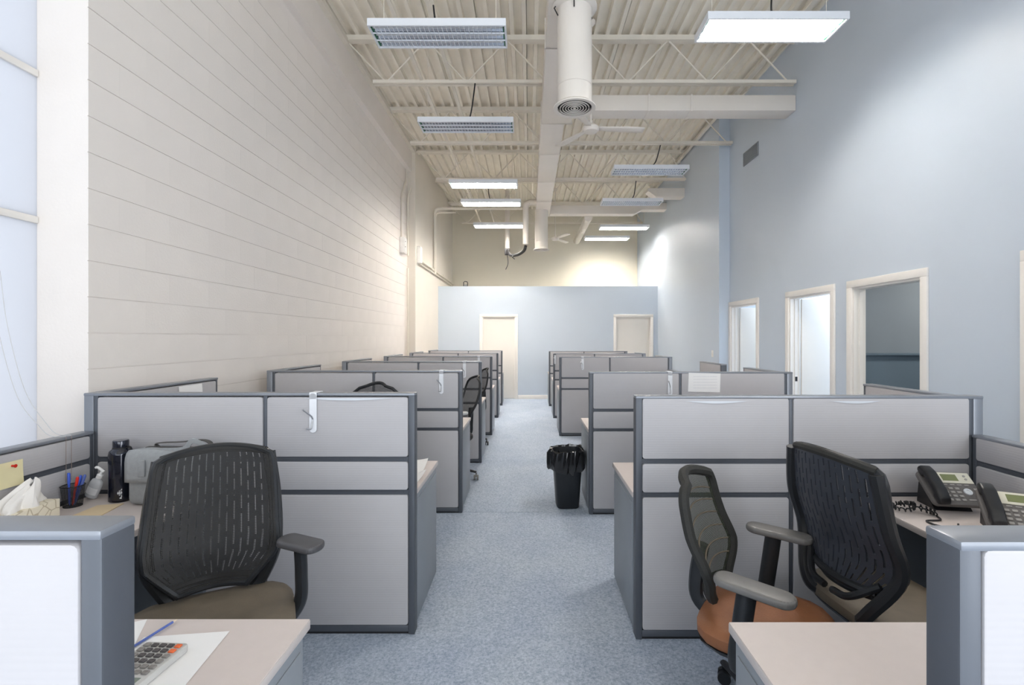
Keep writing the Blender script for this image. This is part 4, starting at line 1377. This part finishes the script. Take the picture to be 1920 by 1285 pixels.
# ------------------------------------------------------------------ telephones
def phone(label, loc, rz, lid):
    t = thing('desk_phone', label, 'telephone', loc, rz, 'desk telephones')
    TI = math.radians(38)
    # tilted face plate on a stand; local front is -y
    st = part('stand', 'phone_stand', lambda q: q.prism([(0.0, 0.0), (0.13, 0.0), (0.13, 0.012), (0.118, 0.10), (0.10, 0.10), (0.02, 0.02)], 0.16, 'x', -0.08), 'phone_dark', t, (0, -0.03, 0))
    body = part('phone_body', 'phone_body', lambda q: q.prism(rrect(0.225, 0.185, 0.018, 4, -0.1125, 0), 0.022, 'z', 0), 'phone_body', t, (0, -0.075, 0.03), (TI, 0, 0), bevel=0.005, segs=2)
    z = 0.022
    bx('bezel', (-0.048, 0.118, z), (0.108, 0.178, z + 0.004), 'phone_bezel', body, 0.002)
    bx('display', (-0.018, 0.130, z + 0.004), (0.048, 0.166, z + 0.0052), 'phone_lcd', body)
    for k in range(2):
        part('lamp_key', 'pk_round', lambda q: q.lathe([(0.006, 0), (0.005, 0.003)], 10), 'phone_key', body, (0.082, 0.140 + k * 0.018, z + 0.004))
    for k in range(4):
        bx('soft_key', (-0.030 + k * 0.03, 0.106, z), (-0.010 + k * 0.03, 0.112, z + 0.003), 'phone_key', body, 0.001, 1)
    for r in range(4):
        for c in range(3):
            bx('dial_key', (-0.044 + c * 0.027, 0.020 + r * 0.0205, z), (-0.025 + c * 0.027, 0.032 + r * 0.0205, z + 0.005), 'phone_key', body, 0.002, 1)
        bx('line_key', (0.088, 0.020 + r * 0.0205, z), (0.106, 0.030 + r * 0.0205, z + 0.004), 'phone_key', body, 0.001, 1)
    part('navigation_key', 'pk_nav', lambda q: q.lathe([(0.018, 0), (0.017, 0.005), (0.008, 0.005), (0.007, 0.003)], 16), 'fixture_white', body, (0.058, 0.072, z), smooth=True)
    bx('volume_key', (0.040, 0.024, z), (0.076, 0.031, z + 0.004), 'phone_key', body, 0.001, 1)

    def handset(q):
        pr = [(-0.005, 0.0), (0.042, 0.0), (0.05, 0.014), (0.14, 0.020), (0.148, 0.0), (0.192, 0.0), (0.20, 0.016), (0.192, 0.036), (0.15, 0.050), (0.05, 0.050), (0.002, 0.036), (-0.012, 0.018)]
        q.prism(pr, 0.05, 'x', -0.025)
    hs = part('handset', 'phone_handset', handset, 'phone_dark', body, (-0.082, -0.002, z + 0.002), bevel=0.009, segs=3)
    return t


phone('grey desk telephone farther back, near the right corner', (2.00, 2.285, WT), math.radians(-9), 0)
phone('grey desk telephone nearer, cut off by the right edge', (2.01, 1.985, WT), math.radians(-26), 1)
cc = thing('phone_cord', 'coiled black telephone cord bundled on the right worktop', 'cord', (1.775, 2.25, WT))


def coil(q):
    rnd = random.Random(5)
    base = arc([(0.08, -0.06, 0.02), (0.05, -0.03, 0.03), (0.0, 0.02, 0.035), (-0.045, 0.03, 0.02), (-0.06, -0.01, 0.018), (-0.01, -0.035, 0.02), (0.03, 0.0, 0.036), (0.02, 0.03, 0.03), (-0.03, 0.01, 0.034), (0.0, -0.02, 0.03), (0.05, -0.05, 0.018), (0.075, -0.07, 0.012)], 14)
    pts = []
    for i, p in enumerate(base):
        a = i * 1.25
        pts.append(p + Vector((0.0, 0.008 * math.cos(a), 0.008 * math.sin(a))))
    q.tube(pts, 0.0033, 5)


part('coil', None, coil, 'cable_black', cc, smooth=True)
part('straight_lead', None, lambda q: q.tube(arc([(0.075, -0.07, 0.006), (0.05, -0.12, 0.005), (-0.02, -0.13, 0.005), (-0.01, -0.19, 0.005), (0.05, -0.20, 0.005), (0.085, -0.17, 0.006)]), 0.004, 6), 'cable_black', cc, smooth=True)
